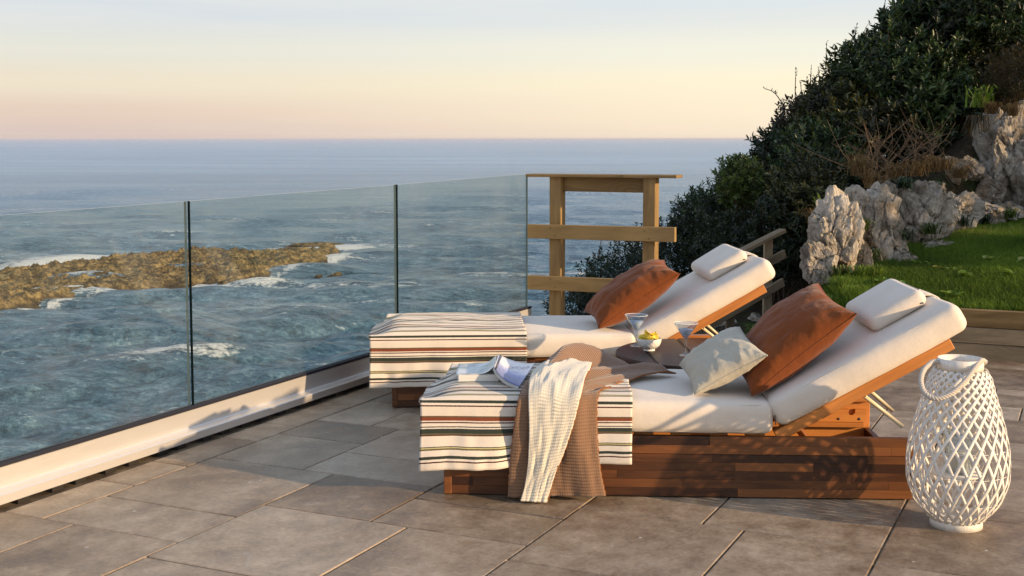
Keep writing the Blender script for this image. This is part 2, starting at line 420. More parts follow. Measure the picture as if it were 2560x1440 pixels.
for (i0, i1, j0, j1) in rects:
    aa0, aa1 = a0 + i0 * ma + gapw, a0 + i1 * ma - gapw
    bb0, bb1 = b0 + j0 * mb + gapw, b0 + j1 * mb - gapw
    if j0 == -1: bb0 = .03
    if j0 == -1 and j1 == -1: continue
    c = ab((aa0 + aa1) / 2, (bb0 + bb1) / 2)
    d = math.hypot(c[0], c[1])
    o = link('paving_slab', box_mesh('paving_slab', aa1 - aa0, bb1 - bb0, .03, STONE, .0035, 1), slab,
             (c[0], c[1], -.015 + rs.uniform(-.0012, .0008)), (rs.uniform(-.0012, .0012), rs.uniform(-.0012, .0012), ROT_AB))

# ================================================================== glass balustrade
rail = thing('balustrade_base_rail', 'long brushed aluminium base rail holding the glass panels along the terrace edge', 'rail', ab(0, 0), ROT_AB)
prof = [(0.0, .018), (0.0, .052), (.004, .056), (.048, .060), (.052, .064), (.052, .142), (.055, .145), (.066, .145), (.066, .06), (.082, .06), (.082, .145), (.098, .145), (.100, .142), (.100, .018)]
ra = np.array([-4.0, 5.005]); P = np.zeros((2, len(prof), 3))
for i, x in enumerate(ra):
    for j, (y, z) in enumerate(prof): P[i, j] = (x, y, z)
F = [list(map(int, q))[::-1] for q in grid_faces(2, len(prof), False, True)] + [list(range(len(prof))), list(range(len(prof), 2 * len(prof)))[::-1]]
add('rail_profile', P.reshape(-1, 3), F, ALU, rail)
gp = [(.050, .1455), (.052, .158), (.058, .1625), (.0655, .160), (.0655, .1455)]
P = np.array([[(x, y, z) for (y, z) in gp] for x in ra]).reshape(-1, 3)
add('rubber_gasket', P, [list(map(int, q))[::-1] for q in grid_faces(2, 5, False, True)] + [list(range(5)), list(range(5, 10))[::-1]], RUBBER, rail)
gp2 = [(.0828, .1455), (.0828, .158), (.099, .158), (.099, .1455)]
P = np.array([[(x, y, z) for (y, z) in gp2] for x in ra]).reshape(-1, 3)
add('rubber_gasket', P, [list(map(int, q))[::-1] for q in grid_faces(2, 4, False, True)] + [list(range(4)), list(range(4, 8))[::-1]], RUBBER, rail)
pk = box_mesh('packer', .06, .085, .0235, Mat('dark_plastic', (.02, .018, .016), .6, .3).m, .001)
for x in np.arange(-3.9, 5.0, .155): link('packer', pk, rail, (x + rs.uniform(-.02, .02), .054, .0055))
PZ = [(-.9, 1.18, 1.103, 1.112, 'left pane of the glass balustrade, nearest the camera, cut by the photo edge'),
      (1.205, 3.067, 1.112, 1.124, 'middle pane of the glass balustrade, the rocky islet ends behind it'),
      (3.088, 4.968, 1.125, 1.140, 'far pane of the glass balustrade beside the timber frame'),
      (-2.95, -.925, 1.10, 1.103, 'glass balustrade pane outside the frame behind the camera side')]
for (x0, x1, z0, z1, lab) in PZ[:3]:
    t = thing('glass_panel', lab, 'glass panel', ab((x0 + x1) / 2, -.0745), ROT_AB, 'glass panels of the balustrade')
    hx = (x1 - x0) / 2; th = .0075; zb = .07
    V = [(-hx, -th, zb), (hx, -th, zb), (hx, th, zb), (-hx, th, zb), (-hx, -th, z0), (hx, -th, z1), (hx, th, z1), (-hx, th, z0)]
    add('pane', V, [[0, 1, 5, 4], [2, 3, 7, 6]], PANE, t)
    add('cut_edge', [V[i] for i in (1, 2, 6, 5)], [[0, 1, 2, 3]], PANE_TOP, t)
    add('cut_edge', [V[i] for i in (3, 0, 4, 7)], [[0, 1, 2, 3]], PANE_EDGE, t)
    add('top_edge', V[4:], [[0, 1, 2, 3]], PANE_TOP, t)
# ================================================================== timber frame at the corner
FR = 5.00
def fb(b, z, off=0.0): p = ab(FR + off, b); return (p[0], p[1], z)
tf = thing('timber_balustrade', 'open timber guard frame of two posts and crosswise boards beside the glass', 'fence', fb(.6, 0))
base = Vector(fb(.6, 0)); rb = ROT_AB - R(90)
tf.rotation_euler = (0, 0, rb)
def lf(b, off, z): return (b - .6, off, z)      # local: x along B, y along A
for b in (.157, .874): box('post', 1.45, .085, .092, PINE, lf(b, .0, .412), (0, R(90), 0), tf, .004)
tb = box('top_board', 1.148, .145, .021, PINE, lf(.508, 0, 1.133), (R(.4), R(-.25), 0), tf, .003)
box('upper_rail', .622, .036, .103, PINE, lf(.5155, .018, 1.068), (0, 0, 0), tf, .002)
box('middle_rail', 1.125, .036, .103, PINE, lf(.515, -.0625, .727), (0, R(-.55), 0), tf, .003)
box('lower_rail', 1.125, .036, .103, PINE, lf(.515, -.0625, .350), (0, R(-.55), 0), tf, .003)
INK = Mat('pencil_mark', (.02, .015, .01), .8, .1).m
def strokes(parent, segs, loc, w=.0016):
    parts = [tube_geo([s[0], s[1]], w, 5) for s in segs]; V, F = join_geo(parts); o = add('ink_mark', V, F, INK, parent); o.location = loc; return o
strokes(tb, [((.00, 0, .007), (.002, 0, -.008)), ((.019, 0, .007), (.031, 0, -.008)), ((.028, 0, .006), (.020, 0, -.002)), ((.036, 0, .006), (.048, 0, .006)), ((.041, 0, .006), (.042, 0, -.008))], (.138, -.0727, 0))
NAIL = Mat('rusty_nail', (.03, .02, .015), .6, .4, Metallic=.5).m
nm = mesh('nail_head', *lathe_geo([(0, .0016), (.004, .0012), (.0045, 0)], 8), NAIL)
for zz in (.727, .350):
    for b in (.157, .874):
        for (dx, dz) in ((-.02, .025), (.015, -.028)): link('nail_head', nm, tf, lf(b + dx, -.081, zz + dz), (R(90), 0, 0))

# ================================================================== sea
SEA = -16.0
k = Mat('sea_water', (.02, .075, .095), .22, .5, IOR=1.333)
v = k.coord((.055, .16, .1)); big = k.noise(v, 1.0, 5, .6, .15)
v2 = k.coord((.50, 1.05, .5)); mid = k.noise(v2, 1.0, 7, .66, .08)
v3 = k.coord((2.4, 4.2, 2)); fine = k.noise(v3, 1.0, 5, .6)
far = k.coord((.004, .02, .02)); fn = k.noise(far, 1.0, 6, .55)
col = k.ramp(k.math('ADD', k.math('MULTIPLY', mid, .5), k.math('ADD', k.math('MULTIPLY', big, .2), k.math('MULTIPLY', fine, .3))), [(.40, (.011, .042, .074)), (.47, (.038, .106, .168)), (.54, (.092, .192, .275)), (.64, (.27, .40, .48))])  # wave shading painted in: darker troughs, paler crests
geo_ = k.node('ShaderNodeNewGeometry'); dl = k.n.new('ShaderNodeVectorMath'); dl.operation = 'LENGTH'; k.l.new(geo_.outputs['Position'], dl.inputs[0]); off_ = dl.outputs['Value']; fd = k.rng(off_, 150, 900)      # colour turns a lighter blue with distance
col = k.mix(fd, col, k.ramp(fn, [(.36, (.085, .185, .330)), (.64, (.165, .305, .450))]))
col = k.mix(k.rng(off_, 1800, 12000, 0, .75), col, (.22, .215, .36))  # lilac horizon haze painted into the far water
foam = k.attr('foam')
fm = k.math('SUBTRACT', k.math('ADD', foam, k.math('MULTIPLY', k.math('SUBTRACT', mid, .5), 1.5)), k.math('MULTIPLY', k.math('SUBTRACT', fine, .5), -.9))
fmask = k.rng(fm, .42, .72)
col = k.mix(fmask, col, (.74, .75, .74))
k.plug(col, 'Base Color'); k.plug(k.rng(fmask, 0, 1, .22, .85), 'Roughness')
k.bump(mid, .9, .75); k.bump(fine, .9, .22); k.bump(big, .4, 1.4)
WATER = k.m
islet_px_near = [(-260, 800), (-120, 790), (30, 776), (60, 768), (150, 752), (205, 748), (270, 735), (370, 731), (430, 722), (505, 715), (560, 718), (590, 714), (640, 698), (700, 684), (760, 670), (820, 655), (866, 638)]
islet_px_far = [(855, 622), (820, 620), (760, 633), (690, 633), (610, 634), (560, 629), (500, 630), (420, 640), (330, 648), (260, 655), (190, 662), (110, 672), (0, 690), (-140, 700), (-260, 715)]
poly = np.array([on_z(x, y, SEA)[:2] for x, y in islet_px_near + islet_px_far])
def poly_sd(P, poly):
    """signed distance (positive inside)"""
    x, y = P[..., 0], P[..., 1]; best = np.full(x.shape, 1e9); ins = np.zeros(x.shape, bool); n = len(poly)
    for i in range(n):
        p, q = poly[i], poly[(i + 1) % n]; e = q - p; t = np.clip(((x - p[0]) * e[0] + (y - p[1]) * e[1]) / (e @ e), 0, 1)
        best = np.minimum(best, np.hypot(x - p[0] - t * e[0], y - p[1] - t * e[1]))
        c = ((p[1] <= y) & (q[1] > y)) | ((q[1] <= y) & (p[1] > y))
        with np.errstate(divide='ignore', invalid='ignore'):
            xi = p[0] + (y - p[1]) / (q[1] - p[1] if q[1] != p[1] else 1e-9) * e[0]
        ins ^= c & (x < xi)
    return np.where(ins, best, -best)
naz, nr = 640, 520
az = np.linspace(R(-42), R(42), naz); dep = np.linspace(.62, .0006, nr) ; dist = (EYE - SEA) / dep
dist = np.concatenate([dist, [45000., 90000.]]); nr = len(dist)
AZ, D = np.meshgrid(az, dist, indexing='ij'); X, Y = np.sin(AZ) * D, np.cos(AZ) * D
cell = np.gradient(dist)[None, :] * np.ones_like(X)
Z = np.zeros_like(X); rw = np.random.RandomState(5)
DX = np.zeros_like(X); DY = np.zeros_like(X)
for lam, amp, n in ((26, .22, 3), (13, .17, 5), (7, .12, 7), (4, .070, 8), (2.2, .042, 10), (1.25, .022, 10)):
    for _ in range(n):
        th_ = R(97) + rw.normal(0, .38); kx, ky = math.cos(th_), math.sin(th_); l = lam * rw.uniform(.75, 1.3); ph = rw.uniform(0, 6.28)
        fade = sstep(.9, .25, cell / l) * sstep(1400, 300, D)
        w = (kx * X + ky * Y) * 2 * np.pi / l + ph
        wob = .5 + .9 * np.clip(vnoise(np.stack([X / (l * 4), Y / (l * 4), np.full_like(X, lam * 1.7)], -1)) * .5 + .5, 0, 1)
        Z += amp * fade * wob * np.sin(w); DX -= amp * fade * wob * kx * np.cos(w) * .6; DY -= amp * fade * wob * ky * np.cos(w) * .6
sdv = poly_sd(np.stack([X, Y], -1), poly)
outd = np.maximum(-sdv, 0)
far_side = sstep(-3, 6, (X + 38) * -.93 + (Y - 157) * .36)
foam = np.exp(-outd / 1.2) * .50 + np.exp(-outd / (2 + 12 * far_side)) * 1.25 * (.08 + .92 * far_side) * (.25 + .75 * sstep(190, 165, Y))
foam += .30 * np.exp(-outd / 14) * (sstep(-.1, .5, fbm(np.stack([X / 16, Y / 7, 0 * X], -1), 3)))
foam[sdv > 0] = .35
# scattered breaking crests and the rock at right
crest = fbm(np.stack([X / 30, Y / 9, 0 * X + 4], -1), 4); foam += .42 * sstep(.27, .5, crest) * sstep(90, 150, D) * sstep(900, 350, D)
foam += .30 * sstep(.42, .6, fbm(np.stack([X / 14, Y / 5, 0 * X + 9], -1), 4)) * sstep(400, 150, D)
foam += .36 * sstep(.62, 1.15, Z + .25 * fbm(np.stack([X / 5, Y / 5, 0 * X + 3], -1), 2)) * sstep(600, 250, D)      # breaking crests
P = np.stack([X + DX, Y + DY, SEA + Z], -1)
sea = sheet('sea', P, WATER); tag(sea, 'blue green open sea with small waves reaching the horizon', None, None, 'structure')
at_ = sea.data.attributes.new('foam', 'FLOAT', 'POINT'); at_.data.foreach_set('value', np.clip(foam, 0, 1.2).astype(np.float32).ravel())

# ================================================================== rocky islet
k = Mat('islet_rock', rough=.85, spec=.2); v = k.coord((1, 1, 1)); n1 = k.noise(v, .55, 6, .65, .5); n2 = k.noise(v, 2.6, 5, .65)
col = k.ramp(k.math('ADD', k.math('MULTIPLY', n1, .6), k.math('MULTIPLY', n2, .4)), [(.36, (.026, .019, .011)), (.46, (.080, .054, .026)), (.54, (.26, .18, .075)), (.66, (.48, .35, .16))])
geo = k.node('ShaderNodeNewGeometry'); sp = k.node('ShaderNodeSeparateXYZ', Vector=geo.outputs['Position'])
col = k.mix(k.rng(sp.outputs['Z'], SEA + .45, SEA + .05, 0, .8), col, (.022, .018, .014))      # wet and weedy at the tide line
k.plug(col, 'Base Color'); k.bump(n2, 1.0, .5); ISLET = k.m
lo, hi = poly.min(0) - 1.5, poly.max(0) + 1.5
rot_i = math.atan2(64, 25); ex = np.array([math.cos(rot_i), math.sin(rot_i)]); ey = np.array([-ex[1], ex[0]])
pu = np.stack([poly @ ex, poly @ ey], -1); u0, u1 = pu[:, 0].min() - 1, pu[:, 0].max() + 1; v0, v1 = pu[:, 1].min() - 1, pu[:, 1].max() + 1
gu, gv = np.arange(u0, u1, .28), np.arange(v0, v1, .28); U, Vv = np.meshgrid(gu, gv, indexing='ij')
XY = U[..., None] * ex + Vv[..., None] * ey
XY = XY + np.stack([fbm(np.stack([U / 3, Vv / 3, 0 * U], -1), 4), fbm(np.stack([U / 3, Vv / 3, 0 * U + 7], -1), 4)], -1) * 1.2
sd = poly_sd(XY, poly); q3 = np.stack([XY[..., 0], XY[..., 1], 0 * U], -1)
edge = sstep(-.8, 1.6, sd); 
hgt = edge * (.75 + .9 * sstep(.5, 4, sd) * (.35 + ridged(q3 * [.09, .30, 1] + 3, 4)) + 1.1 * np.exp(-((sd - 2.2) / 2.2) ** 2) * np.clip(fbm(q3 * .16 + 5, 3) + .55, 0, 1.2))
hgt += edge * (fbm(q3 * .7, 5) * 1.1 + (ridged(q3 * 1.1 + 2, 4) - .62) * 1.5)
hgt -= edge * sstep(3.0, 6.5, sd) * .22
strata = (Vv / 2.6 + .8 * fbm(np.stack([U / 9, Vv / 9, 0 * U + 2], -1), 3)) % 1.0
hgt += edge * (.75 * (1 - strata) ** 1.5 - .25) * sstep(.3, 2.0, sd)
Zi = SEA - .16 + hgt * .52 + (1 - edge) * -.6
ov = np.stack([XY[..., 0], XY[..., 1], Zi], -1)
isl = sheet('rocky_islet', ov, ISLET, smooth=False); tag(isl, 'long low brown rocky islet in white surf off the coast', 'islet')

def rock_bm(seed, dims, sub=5, planes=14, rough=.10, fine=.03, cells=26):
    """a fractured block: planar cuts, then cells pushed in and out with cracks between them"""
    r = np.random.RandomState(seed); bm = bmesh.new(); bmesh.ops.create_icosphere(bm, subdivisions=sub, radius=1.0)
    D_ = np.array([v.co[:] for v in bm.verts]); D_ /= np.linalg.norm(D_, axis=1)[:, None]
    N = r.normal(size=(planes, 3)); N /= np.linalg.norm(N, axis=1)[:, None]; d = r.uniform(.55, .95, planes)
    dots = D_ @ N.T; rad = np.where(dots > .05, d / np.maximum(dots, .05), 9).min(1); rad = np.minimum(rad, 1.22)
    s = seed * 3.7; P_ = D_ * rad[:, None]
    W = P_ + .22 * np.stack([fbm(P_ * 2.2 + s, 3), fbm(P_ * 2.2 + s + 9, 3), fbm(P_ * 2.2 + s + 19, 3)], -1)
    for nc, amp, ck in ((cells, .13, .075), (cells * 6, .05, .035)):
        S = r.normal(size=(nc, 3)); S = S / np.linalg.norm(S, axis=1)[:, None] * r.uniform(.45, 1.1, (nc, 1)); off = r.uniform(-1, .5, nc); tilt = r.normal(size=(nc, 3)) * .5
        ds = np.linalg.norm((W[:, None] - S[None]) * np.array([1, 1, .7]), axis=2); o = np.argsort(ds, axis=1)[:, :2]; i0 = o[:, 0]; k_ = np.arange(len(W))
        gap = ds[k_, o[:, 1]] - ds[k_, i0]
        rad = rad + amp * off[i0] + amp * 1.2 * np.sum((W - S[i0]) * tilt[i0], 1) - ck * sstep(.06, 0, gap)
    rad = rad * (1 + rough * .7 * fbm(D_ * 3.1 + s, 5)) + fine * fbm(D_ * 11 + s, 4) + fine * .6 * (ridged(D_ * 16 + s, 3) - .6)
    P_ = D_ * np.maximum(rad, .25)[:, None] * np.array(dims)
    for v_, p_ in zip(bm.verts, P_): v_.co = p_
    return bm
for (x, y, sx, sy, sz, lab) in ((1.0, 0, 0, 0, 0, 0),) * 0 + ((775, 616, 6.5, 2.0, .55, 'low dark rock awash behind the right end of the islet'), (842, 689, 1.3, 1.0, .45, 'small dark rock awash in front of the islet tip'),
        (660, 697, 1.5, 1.0, .4, 'tiny rock in the surf below the islet, right of the pane joint'), (583, 716, 1.7, 1.3, .8, 'brown rock block at the foot of the islet'), (230, 609 + 38, 4.0, 1.2, .5, 'low rock awash in the surf behind the islet'), (795, 690, .7, .6, .3, 'tiniest rock awash left of the small dark rock'), (1725, 718 - 1000, 0, 0, 0, '')):
    if not sx: continue
    p = on_z(x, y, SEA); bm = rock_bm(int(x), (sx, sy, sz), 4)
    o = bm_obj('sea_rock', bm, ISLET, None, False, (p[0], p[1], SEA - .05)); tag(o, lab, 'rock', 'small rocks awash near the islet')
# ================================================================== hillside terrain
WP = np.array([3.196, 7.678])                     # a point of the timber wall's face
RL = np.array([[1.95, 8.2], [2.40, 8.95], [3.05, 9.95], [3.75, 10.9], [4.6, 11.7], [6.2, 12.8], [9, 14.5]])   # foot of the rocks
def rock_side(X, Y):
    """signed distance to the rock line, positive behind it (towards the hedge)"""
    best = np.full(np.shape(X), 1e9); sg = np.ones(np.shape(X))
    for p, q in zip(RL[:-1], RL[1:]):
        e = q - p; L2 = e @ e; t = np.clip(((X - p[0]) * e[0] + (Y - p[1]) * e[1]) / L2, 0, 1)
        d = np.hypot(X - p[0] - t * e[0], Y - p[1] - t * e[1]); s = (e[0] * (Y - p[1]) - e[1] * (X - p[0])) > 0
        m_ = d < best; best = np.where(m_, d, best); sg = np.where(m_, np.where(s, 1, -1), sg)
    return best * sg
def terr(X, Y):
    X = np.asarray(X, float); Y = np.asarray(Y, float)
    dW = (X - WP[0]) * A2[0] + (Y - WP[1]) * A2[1]
    lawn = .285 + .068 * dW + .05 * fbm(np.stack([X * .6, Y * .6, 0 * X], -1), 3) * sstep(.1, 1.0, dW) + .05 * np.maximum(X - 3.2, 0)
    rub = -.10 - .07 * (Y - 9) - .30 * np.maximum(1.9 - X, 0) + .07 * fbm(np.stack([X * 1.6, Y * 1.6, 0 * X + 3], -1), 4)
    hill = -1.45 + .74 * (X - .63) + .12 * fbm(np.stack([X * .8, Y * .8, 0 * X + 8], -1), 3)
    hill = np.minimum(hill, 3.2 + .1 * X) - .75 * np.maximum(Y - 13.2, 0) ** 1.1
    rs_ = rock_side(X, Y)
    # behind the rocks: bank up to the hill; left of the rocks: rubble slope
    bank = np.maximum(hill, lawn + .25)
    back = rub + (bank - rub) * sstep(2.0, 3.0, X - .30 * (Y - 9))
    back = back + (hill - back) * sstep(11.0, 13.0, Y)
    z = lawn + (back - lawn) * sstep(-.05, .45, rs_)
    z = z + (rub - z) * sstep(.25, -.15, X - (2.05 + .0 * Y)) * sstep(12.5, 11.0, Y)
    drop = np.maximum(.75 - X, 0); z = z - 1.1 * drop ** 1.35 - .5 * np.maximum(Y - 14.5, 0)
    return np.maximum(z, SEA - 2)
k = Mat('hill_soil', rough=.95, spec=.1); v = k.coord(); n1 = k.noise(v, 1.6, 6, .65); n2 = k.noise(v, 14, 5, .7)
col = k.ramp(n2, [(.3, (.014, .010, .007)), (.55, (.045, .032, .020)), (.75, (.10, .075, .048))])
col = k.mix(k.rng(n1, .48, .62), col, (.022, .040, .010)); k.plug(col, 'Base Color'); k.bump(n2, .9, .05); SOIL = k.m
gx = np.concatenate([np.arange(-14, 0, .5), np.arange(0, 6, .09), np.arange(6, 20, .4)]); gy = np.concatenate([np.arange(7.4, 13.5, .09), np.arange(13.5, 30, .4)])
X, Y = np.meshgrid(gx, gy, indexing='ij'); Zt = terr(X, Y)
front = (X - O2[0]) * A2[0] + (Y - O2[1]) * A2[1] - 5.06         # behind the terrace edge only
Zt = np.where(front < .0, np.minimum(Zt, -.4), Zt)
hs = sheet('hillside', np.stack([X, Y, Zt], -1), SOIL); tag(hs, 'dark soil bank and slope rising behind the terrace', None, None, 'structure')

# ---- timber retaining wall
tw = thing('timber_retaining_wall', 'low wall of three stacked pine sleepers edging the lawn', 'retaining wall', (WP[0], WP[1], 0), ROT_AB - R(90))
for i, (z0, z1) in enumerate(((-.03, .098), (.101, .203), (.206, .317))):
    box('sleeper', 6.2, .06, z1 - z0, PINE_GREY if i < 2 else PINE, (2.02, .03 - .002 * i, (z0 + z1) / 2), (0, 0, 0), tw, .004)

# ---- leaves and grass
def leaf_mat(name, stops, rough=.42, spec=.45, trans=.12):
    k = Mat(name, rough=rough, spec=spec); t = k.attr('tint'); k.plug(k.ramp(t, stops), 'Base Color')
    k.set('Transmission Weight', 0.0)
    tr = k.n.new('ShaderNodeBsdfTranslucent'); mx = k.n.new('ShaderNodeMixShader'); mx.inputs[0].default_value = trans
    c2 = k.mix(.35, k.ramp(t, stops), (.12, .16, .02)); k.l.new(c2, tr.inputs[0])
    out = k.n['Material Output']; k.l.new(k.b.outputs[0], mx.inputs[1]); k.l.new(tr.outputs[0], mx.inputs[2]); k.l.new(mx.outputs[0], out.inputs[0])
    return k.m
LEAF = leaf_mat('dark_evergreen_leaf', [(0, (.004, .009, .003)), (.42, (.013, .030, .009)), (.75, (.040, .078, .022)), (1, (.085, .125, .036))])
LEAF_RED = leaf_mat('purple_brown_leaf', [(0, (.010, .010, .006)), (.4, (.030, .020, .014)), (.8, (.060, .026, .020)), (1, (.085, .045, .032))])
LEAF_LIME = leaf_mat('yellow_green_leaf', [(0, (.020, .040, .008)), (.5, (.055, .095, .016)), (1, (.14, .18, .030))], trans=.25)
LEAF_OLIVE = leaf_mat('olive_green_leaf', [(0, (.008, .010, .003)), (.42, (.030, .034, .010)), (.75, (.070, .078, .022)), (1, (.14, .12, .034))])
LEAF_FINE = leaf_mat('small_dark_leaf', [(0, (.006, .012, .005)), (.5, (.014, .028, .010)), (1, (.034, .050, .018))])
HEATH = leaf_mat('rusty_heath_leaf', [(0, (.020, .018, .006)), (.5, (.055, .042, .012)), (1, (.12, .065, .022))])
GRASS = leaf_mat('lawn_blade', [(0, (.045, .085, .008)), (.5, (.110, .195, .016)), (.85, (.18, .27, .032)), (1, (.28, .27, .08))], .6, .2, .25)
STRAW = leaf_mat('dry_straw', [(0, (.06, .035, .014)), (.5, (.17, .10, .040)), (1, (.30, .20, .09))], .8, .15, .1)
BARK = Mat('bark', (.055, .040, .028), .9, .1).m
TWIG = Mat('dry_twig', (.16, .11, .07), .85, .1).m
def leaves_mesh(name, base, dirs, nrm, L, W, tint, m, fold=.25, droop=.12):
    """one folded leaf of two quads at each base point"""
    n = len(base); d = dirs / (np.linalg.norm(dirs, axis=1)[:, None] + 1e-9)
    nn = nrm - d * np.sum(nrm * d, 1)[:, None]; nn /= np.linalg.norm(nn, axis=1)[:, None] + 1e-9; sd_ = np.cross(d, nn)
    L = L[:, None]; W = W[:, None]
    V = np.stack([base, base + d * L * .35 + sd_ * W * .5 + nn * W * fold, base + d * L * .72 + sd_ * W * .38 + nn * (W * fold * .6 - L * droop * .4),
                  base + d * L - nn * L * droop, base + d * L * .72 - sd_ * W * .38 + nn * (W * fold * .6 - L * droop * .4), base + d * L * .35 - sd_ * W * .5 + nn * W * fold], 1)
    o = np.arange(n)[:, None] * 6
    F = np.concatenate([o + [0, 1, 2, 3], o + [0, 3, 4, 5]], 0)
    me = mesh(name, V.reshape(-1, 3), F, m)
    a = me.attributes.new('tint', 'FLOAT', 'FACE'); a.data.foreach_set('value', np.concatenate([tint, tint]).astype(np.float32)); return me
def shrub(label, c, rad, n_shoot, ll, m, seed, name='evergreen_shrub', cat='shrub', group='evergreen shrubs on the hillside', per=9, lw=.36, up=.6, shell=.5, stems=7, spikes=0, foot=None):
    r = np.random.RandomState(seed); c = np.array(c, float); rad = np.array(rad, float)
    foot = foot if foot is not None else float(terr(c[0], c[1]))
    foot = min(foot, c[2] - rad[2] * .5)
    t = thing(name, label, cat, (c[0], c[1], foot), 0, group); org = np.array([c[0], c[1], foot])
    d = r.normal(size=(n_shoot, 3)); d /= np.linalg.norm(d, axis=1)[:, None]
    rr = (shell + (1 - shell) * r.rand(n_shoot) ** .6) * (1 + .34 * fbm(d * 1.9 + seed, 3) + .16 * fbm(d * 5 + seed, 2))
    p = c + d * rad * rr[:, None] - org
    ax = d * .75 + np.array([0, 0, up]) + r.normal(size=d.shape) * .35; ax /= np.linalg.norm(ax, axis=1)[:, None]
    tone = np.clip(.45 + .55 * fbm(p * 2.3 + seed, 2) + r.normal(0, .16, n_shoot), 0, 1)
    N = n_shoot * per; S = np.repeat(np.arange(n_shoot), per); kk = np.tile(np.arange(per), n_shoot)
    a1 = np.cross(ax, [0.3, .2, .9]); a1 /= np.linalg.norm(a1, axis=1)[:, None] + 1e-9; a2 = np.cross(ax, a1)
    phi = kk * 2.4 + r.rand(n_shoot)[S] * 6.28; lift = .35 + .5 * (kk / per) + r.normal(0, .12, N)
    out = np.cos(phi)[:, None] * a1[S] + np.sin(phi)[:, None] * a2[S]
    dirs = out * (1 - lift * .6)[:, None] + ax[S] * lift[:, None]
    base = p[S] + ax[S] * ((kk / per - .5) * ll * 1.7)[:, None]
    L = ll * r.uniform(.65, 1.15, N); tint = np.clip(tone[S] + .22 * (kk / per - .5) + r.normal(0, .10, N), 0, 1)
    me = leaves_mesh('foliage', base, dirs, ax[S] + out * -.2 + r.normal(size=(N, 3)) * .25, L, L * lw * r.uniform(.85, 1.15, N), tint, m)
    link('foliage', me, t)
    if stems:
        parts = []
        for i in range(stems):
            j = r.randint(n_shoot); e = p[j] * r.uniform(.75, 1.0); s0 = np.array([r.normal(0, .06), r.normal(0, .06), -.05])
            mid = (s0 + e) / 2 + r.normal(0, .12, 3) * rad.mean(); parts.append(tube_geo(smooth_path([s0, mid, e], 8), np.linspace(.016, .004, 8), 5))
        V, F = join_geo(parts); add('stems', V, F, BARK, t, True)
    if spikes:
        for i in range(spikes):
            ok = np.where((d[:, 2] > .45))[0]; j = ok[r.randint(len(ok))]; s0 = p[j]; h = r.uniform(.12, .34)
            e = s0 + np.array([r.normal(0, .05), r.normal(0, .05), h]); pth = smooth_path([s0, (s0 + e) / 2 + r.normal(0, .015, 3), e], 7)
            V, F = tube_geo(pth, np.linspace(.005, .002, 7), 4); nb = 10; tt = r.uniform(.1, 1, nb); bp = s0 + (e - s0) * tt[:, None]
            add('bare_shoot', V, F, BARK, t)
            bd = r.normal(size=(nb, 3)) * .5 + [0, 0, .8]
            link('bare_shoot_leaves', leaves_mesh('bare_shoot_leaves', bp, bd, r.normal(size=(nb, 3)), np.full(nb, ll * .5), np.full(nb, ll * .16), r.rand(nb) * .5, m), t)
    return t
HZ = 'evergreen shrubs on the hillside'
shr = [  # photo x, y, distance, radii, shoots, leaf length, material, label
    (1470, 795, 12.6, (.46, .5, .38), 620, .045, LEAF_FINE, 'lowest dark shrub at the foot of the hill behind the timber frame', 2),
    (1565, 735, 13.0, (.56, .6, .46), 850, .045, LEAF_FINE, 'dark small leaved shrub seen between the frame posts', 2),
    (1680, 665, 13.4, (.55, .7, .50), 800, .048, LEAF_FINE, 'dark small leaved shrub right of the timber frame', 2),
    (1830, 640, 12.3, (.45, .5, .45), 620, .05, LEAF_FINE, 'dark small leaved shrub just above the far lounger headrest', 0),
    (1770, 560, 13.3, (.40, .5, .42), 560, .05, LEAF, 'dark shrub just left below the yellow green bush', 0),
    (1965, 590, 11.6, (.38, .4, .42), 620, .05, LEAF_FINE, 'dark small leaved shrub behind the top of the handrail', 0),
    (2025, 500, 11.6, (.36, .4, .40), 560, .06, LEAF_OLIVE, 'olive shrub left above the pointed rock', 0),
    (1785, 600, 13.8, (.50, .7, .52), 700, .05, LEAF_FINE, 'dark shrub below the yellow green bush', 1),
    (1848, 455, 12.7, (.22, .35, .27), 420, .05, LEAF_LIME, 'yellow green sunlit bush at the edge of the hedge above the sea', 0),
    (1900, 560, 13.2, (.60, .6, .60), 760, .06, LEAF_OLIVE, 'olive brown shrub above the stair handrail', 0),
    (1985, 430, 13.6, (.48, .7, .55), 800, .068, LEAF, 'dark shrub right of the yellow green bush', 1),
    (2012, 358, 13.9, (.42, .6, .46), 620, .066, LEAF_RED, 'purple brown leaved shrub on the hedge outline', 5),
    (2098, 312, 13.5, (.50, .7, .52), 900, .075, LEAF_OLIVE, 'olive green shrub next uphill from the purple brown one', 4),
    (2060, 440, 12.8, (.55, .5, .55), 760, .07, LEAF, 'shaded dark shrub behind the left white rock', 0),
    (2195, 232, 13.4, (.56, .7, .58), 1000, .08, LEAF, 'glossy laurel shrub in the middle of the hedge', 5),
    (2200, 350, 12.9, (.62, .5, .52), 900, .078, LEAF_OLIVE, 'olive leaved shrub behind the dry brambles', 0),
    (2312, 125, 13.5, (.62, .7, .66), 1100, .084, LEAF, 'tall laurel shrub below the top of the hedge', 6),
    (2320, 270, 13.0, (.60, .5, .52), 900, .082, LEAF, 'laurel shrub above the middle rocks', 0),
    (2420, 40, 13.6, (.60, .8, .70), 900, .084, LEAF, 'laurel shrub at the top of the hedge with sky showing through', 2),
    (2440, 190, 13.4, (.50, .6, .55), 560, .08, LEAF_OLIVE, 'thin olive shrub with bright gaps by the rusty heath', 0),
    (2560, 30, 13.9, (.70, .8, .75), 900, .084, LEAF, 'laurel shrub in the top right corner', 0),
    (2590, 200, 13.2, (.45, .5, .5), 500, .08, LEAF, 'laurel shrub at the right photo edge behind the heath', 0)]
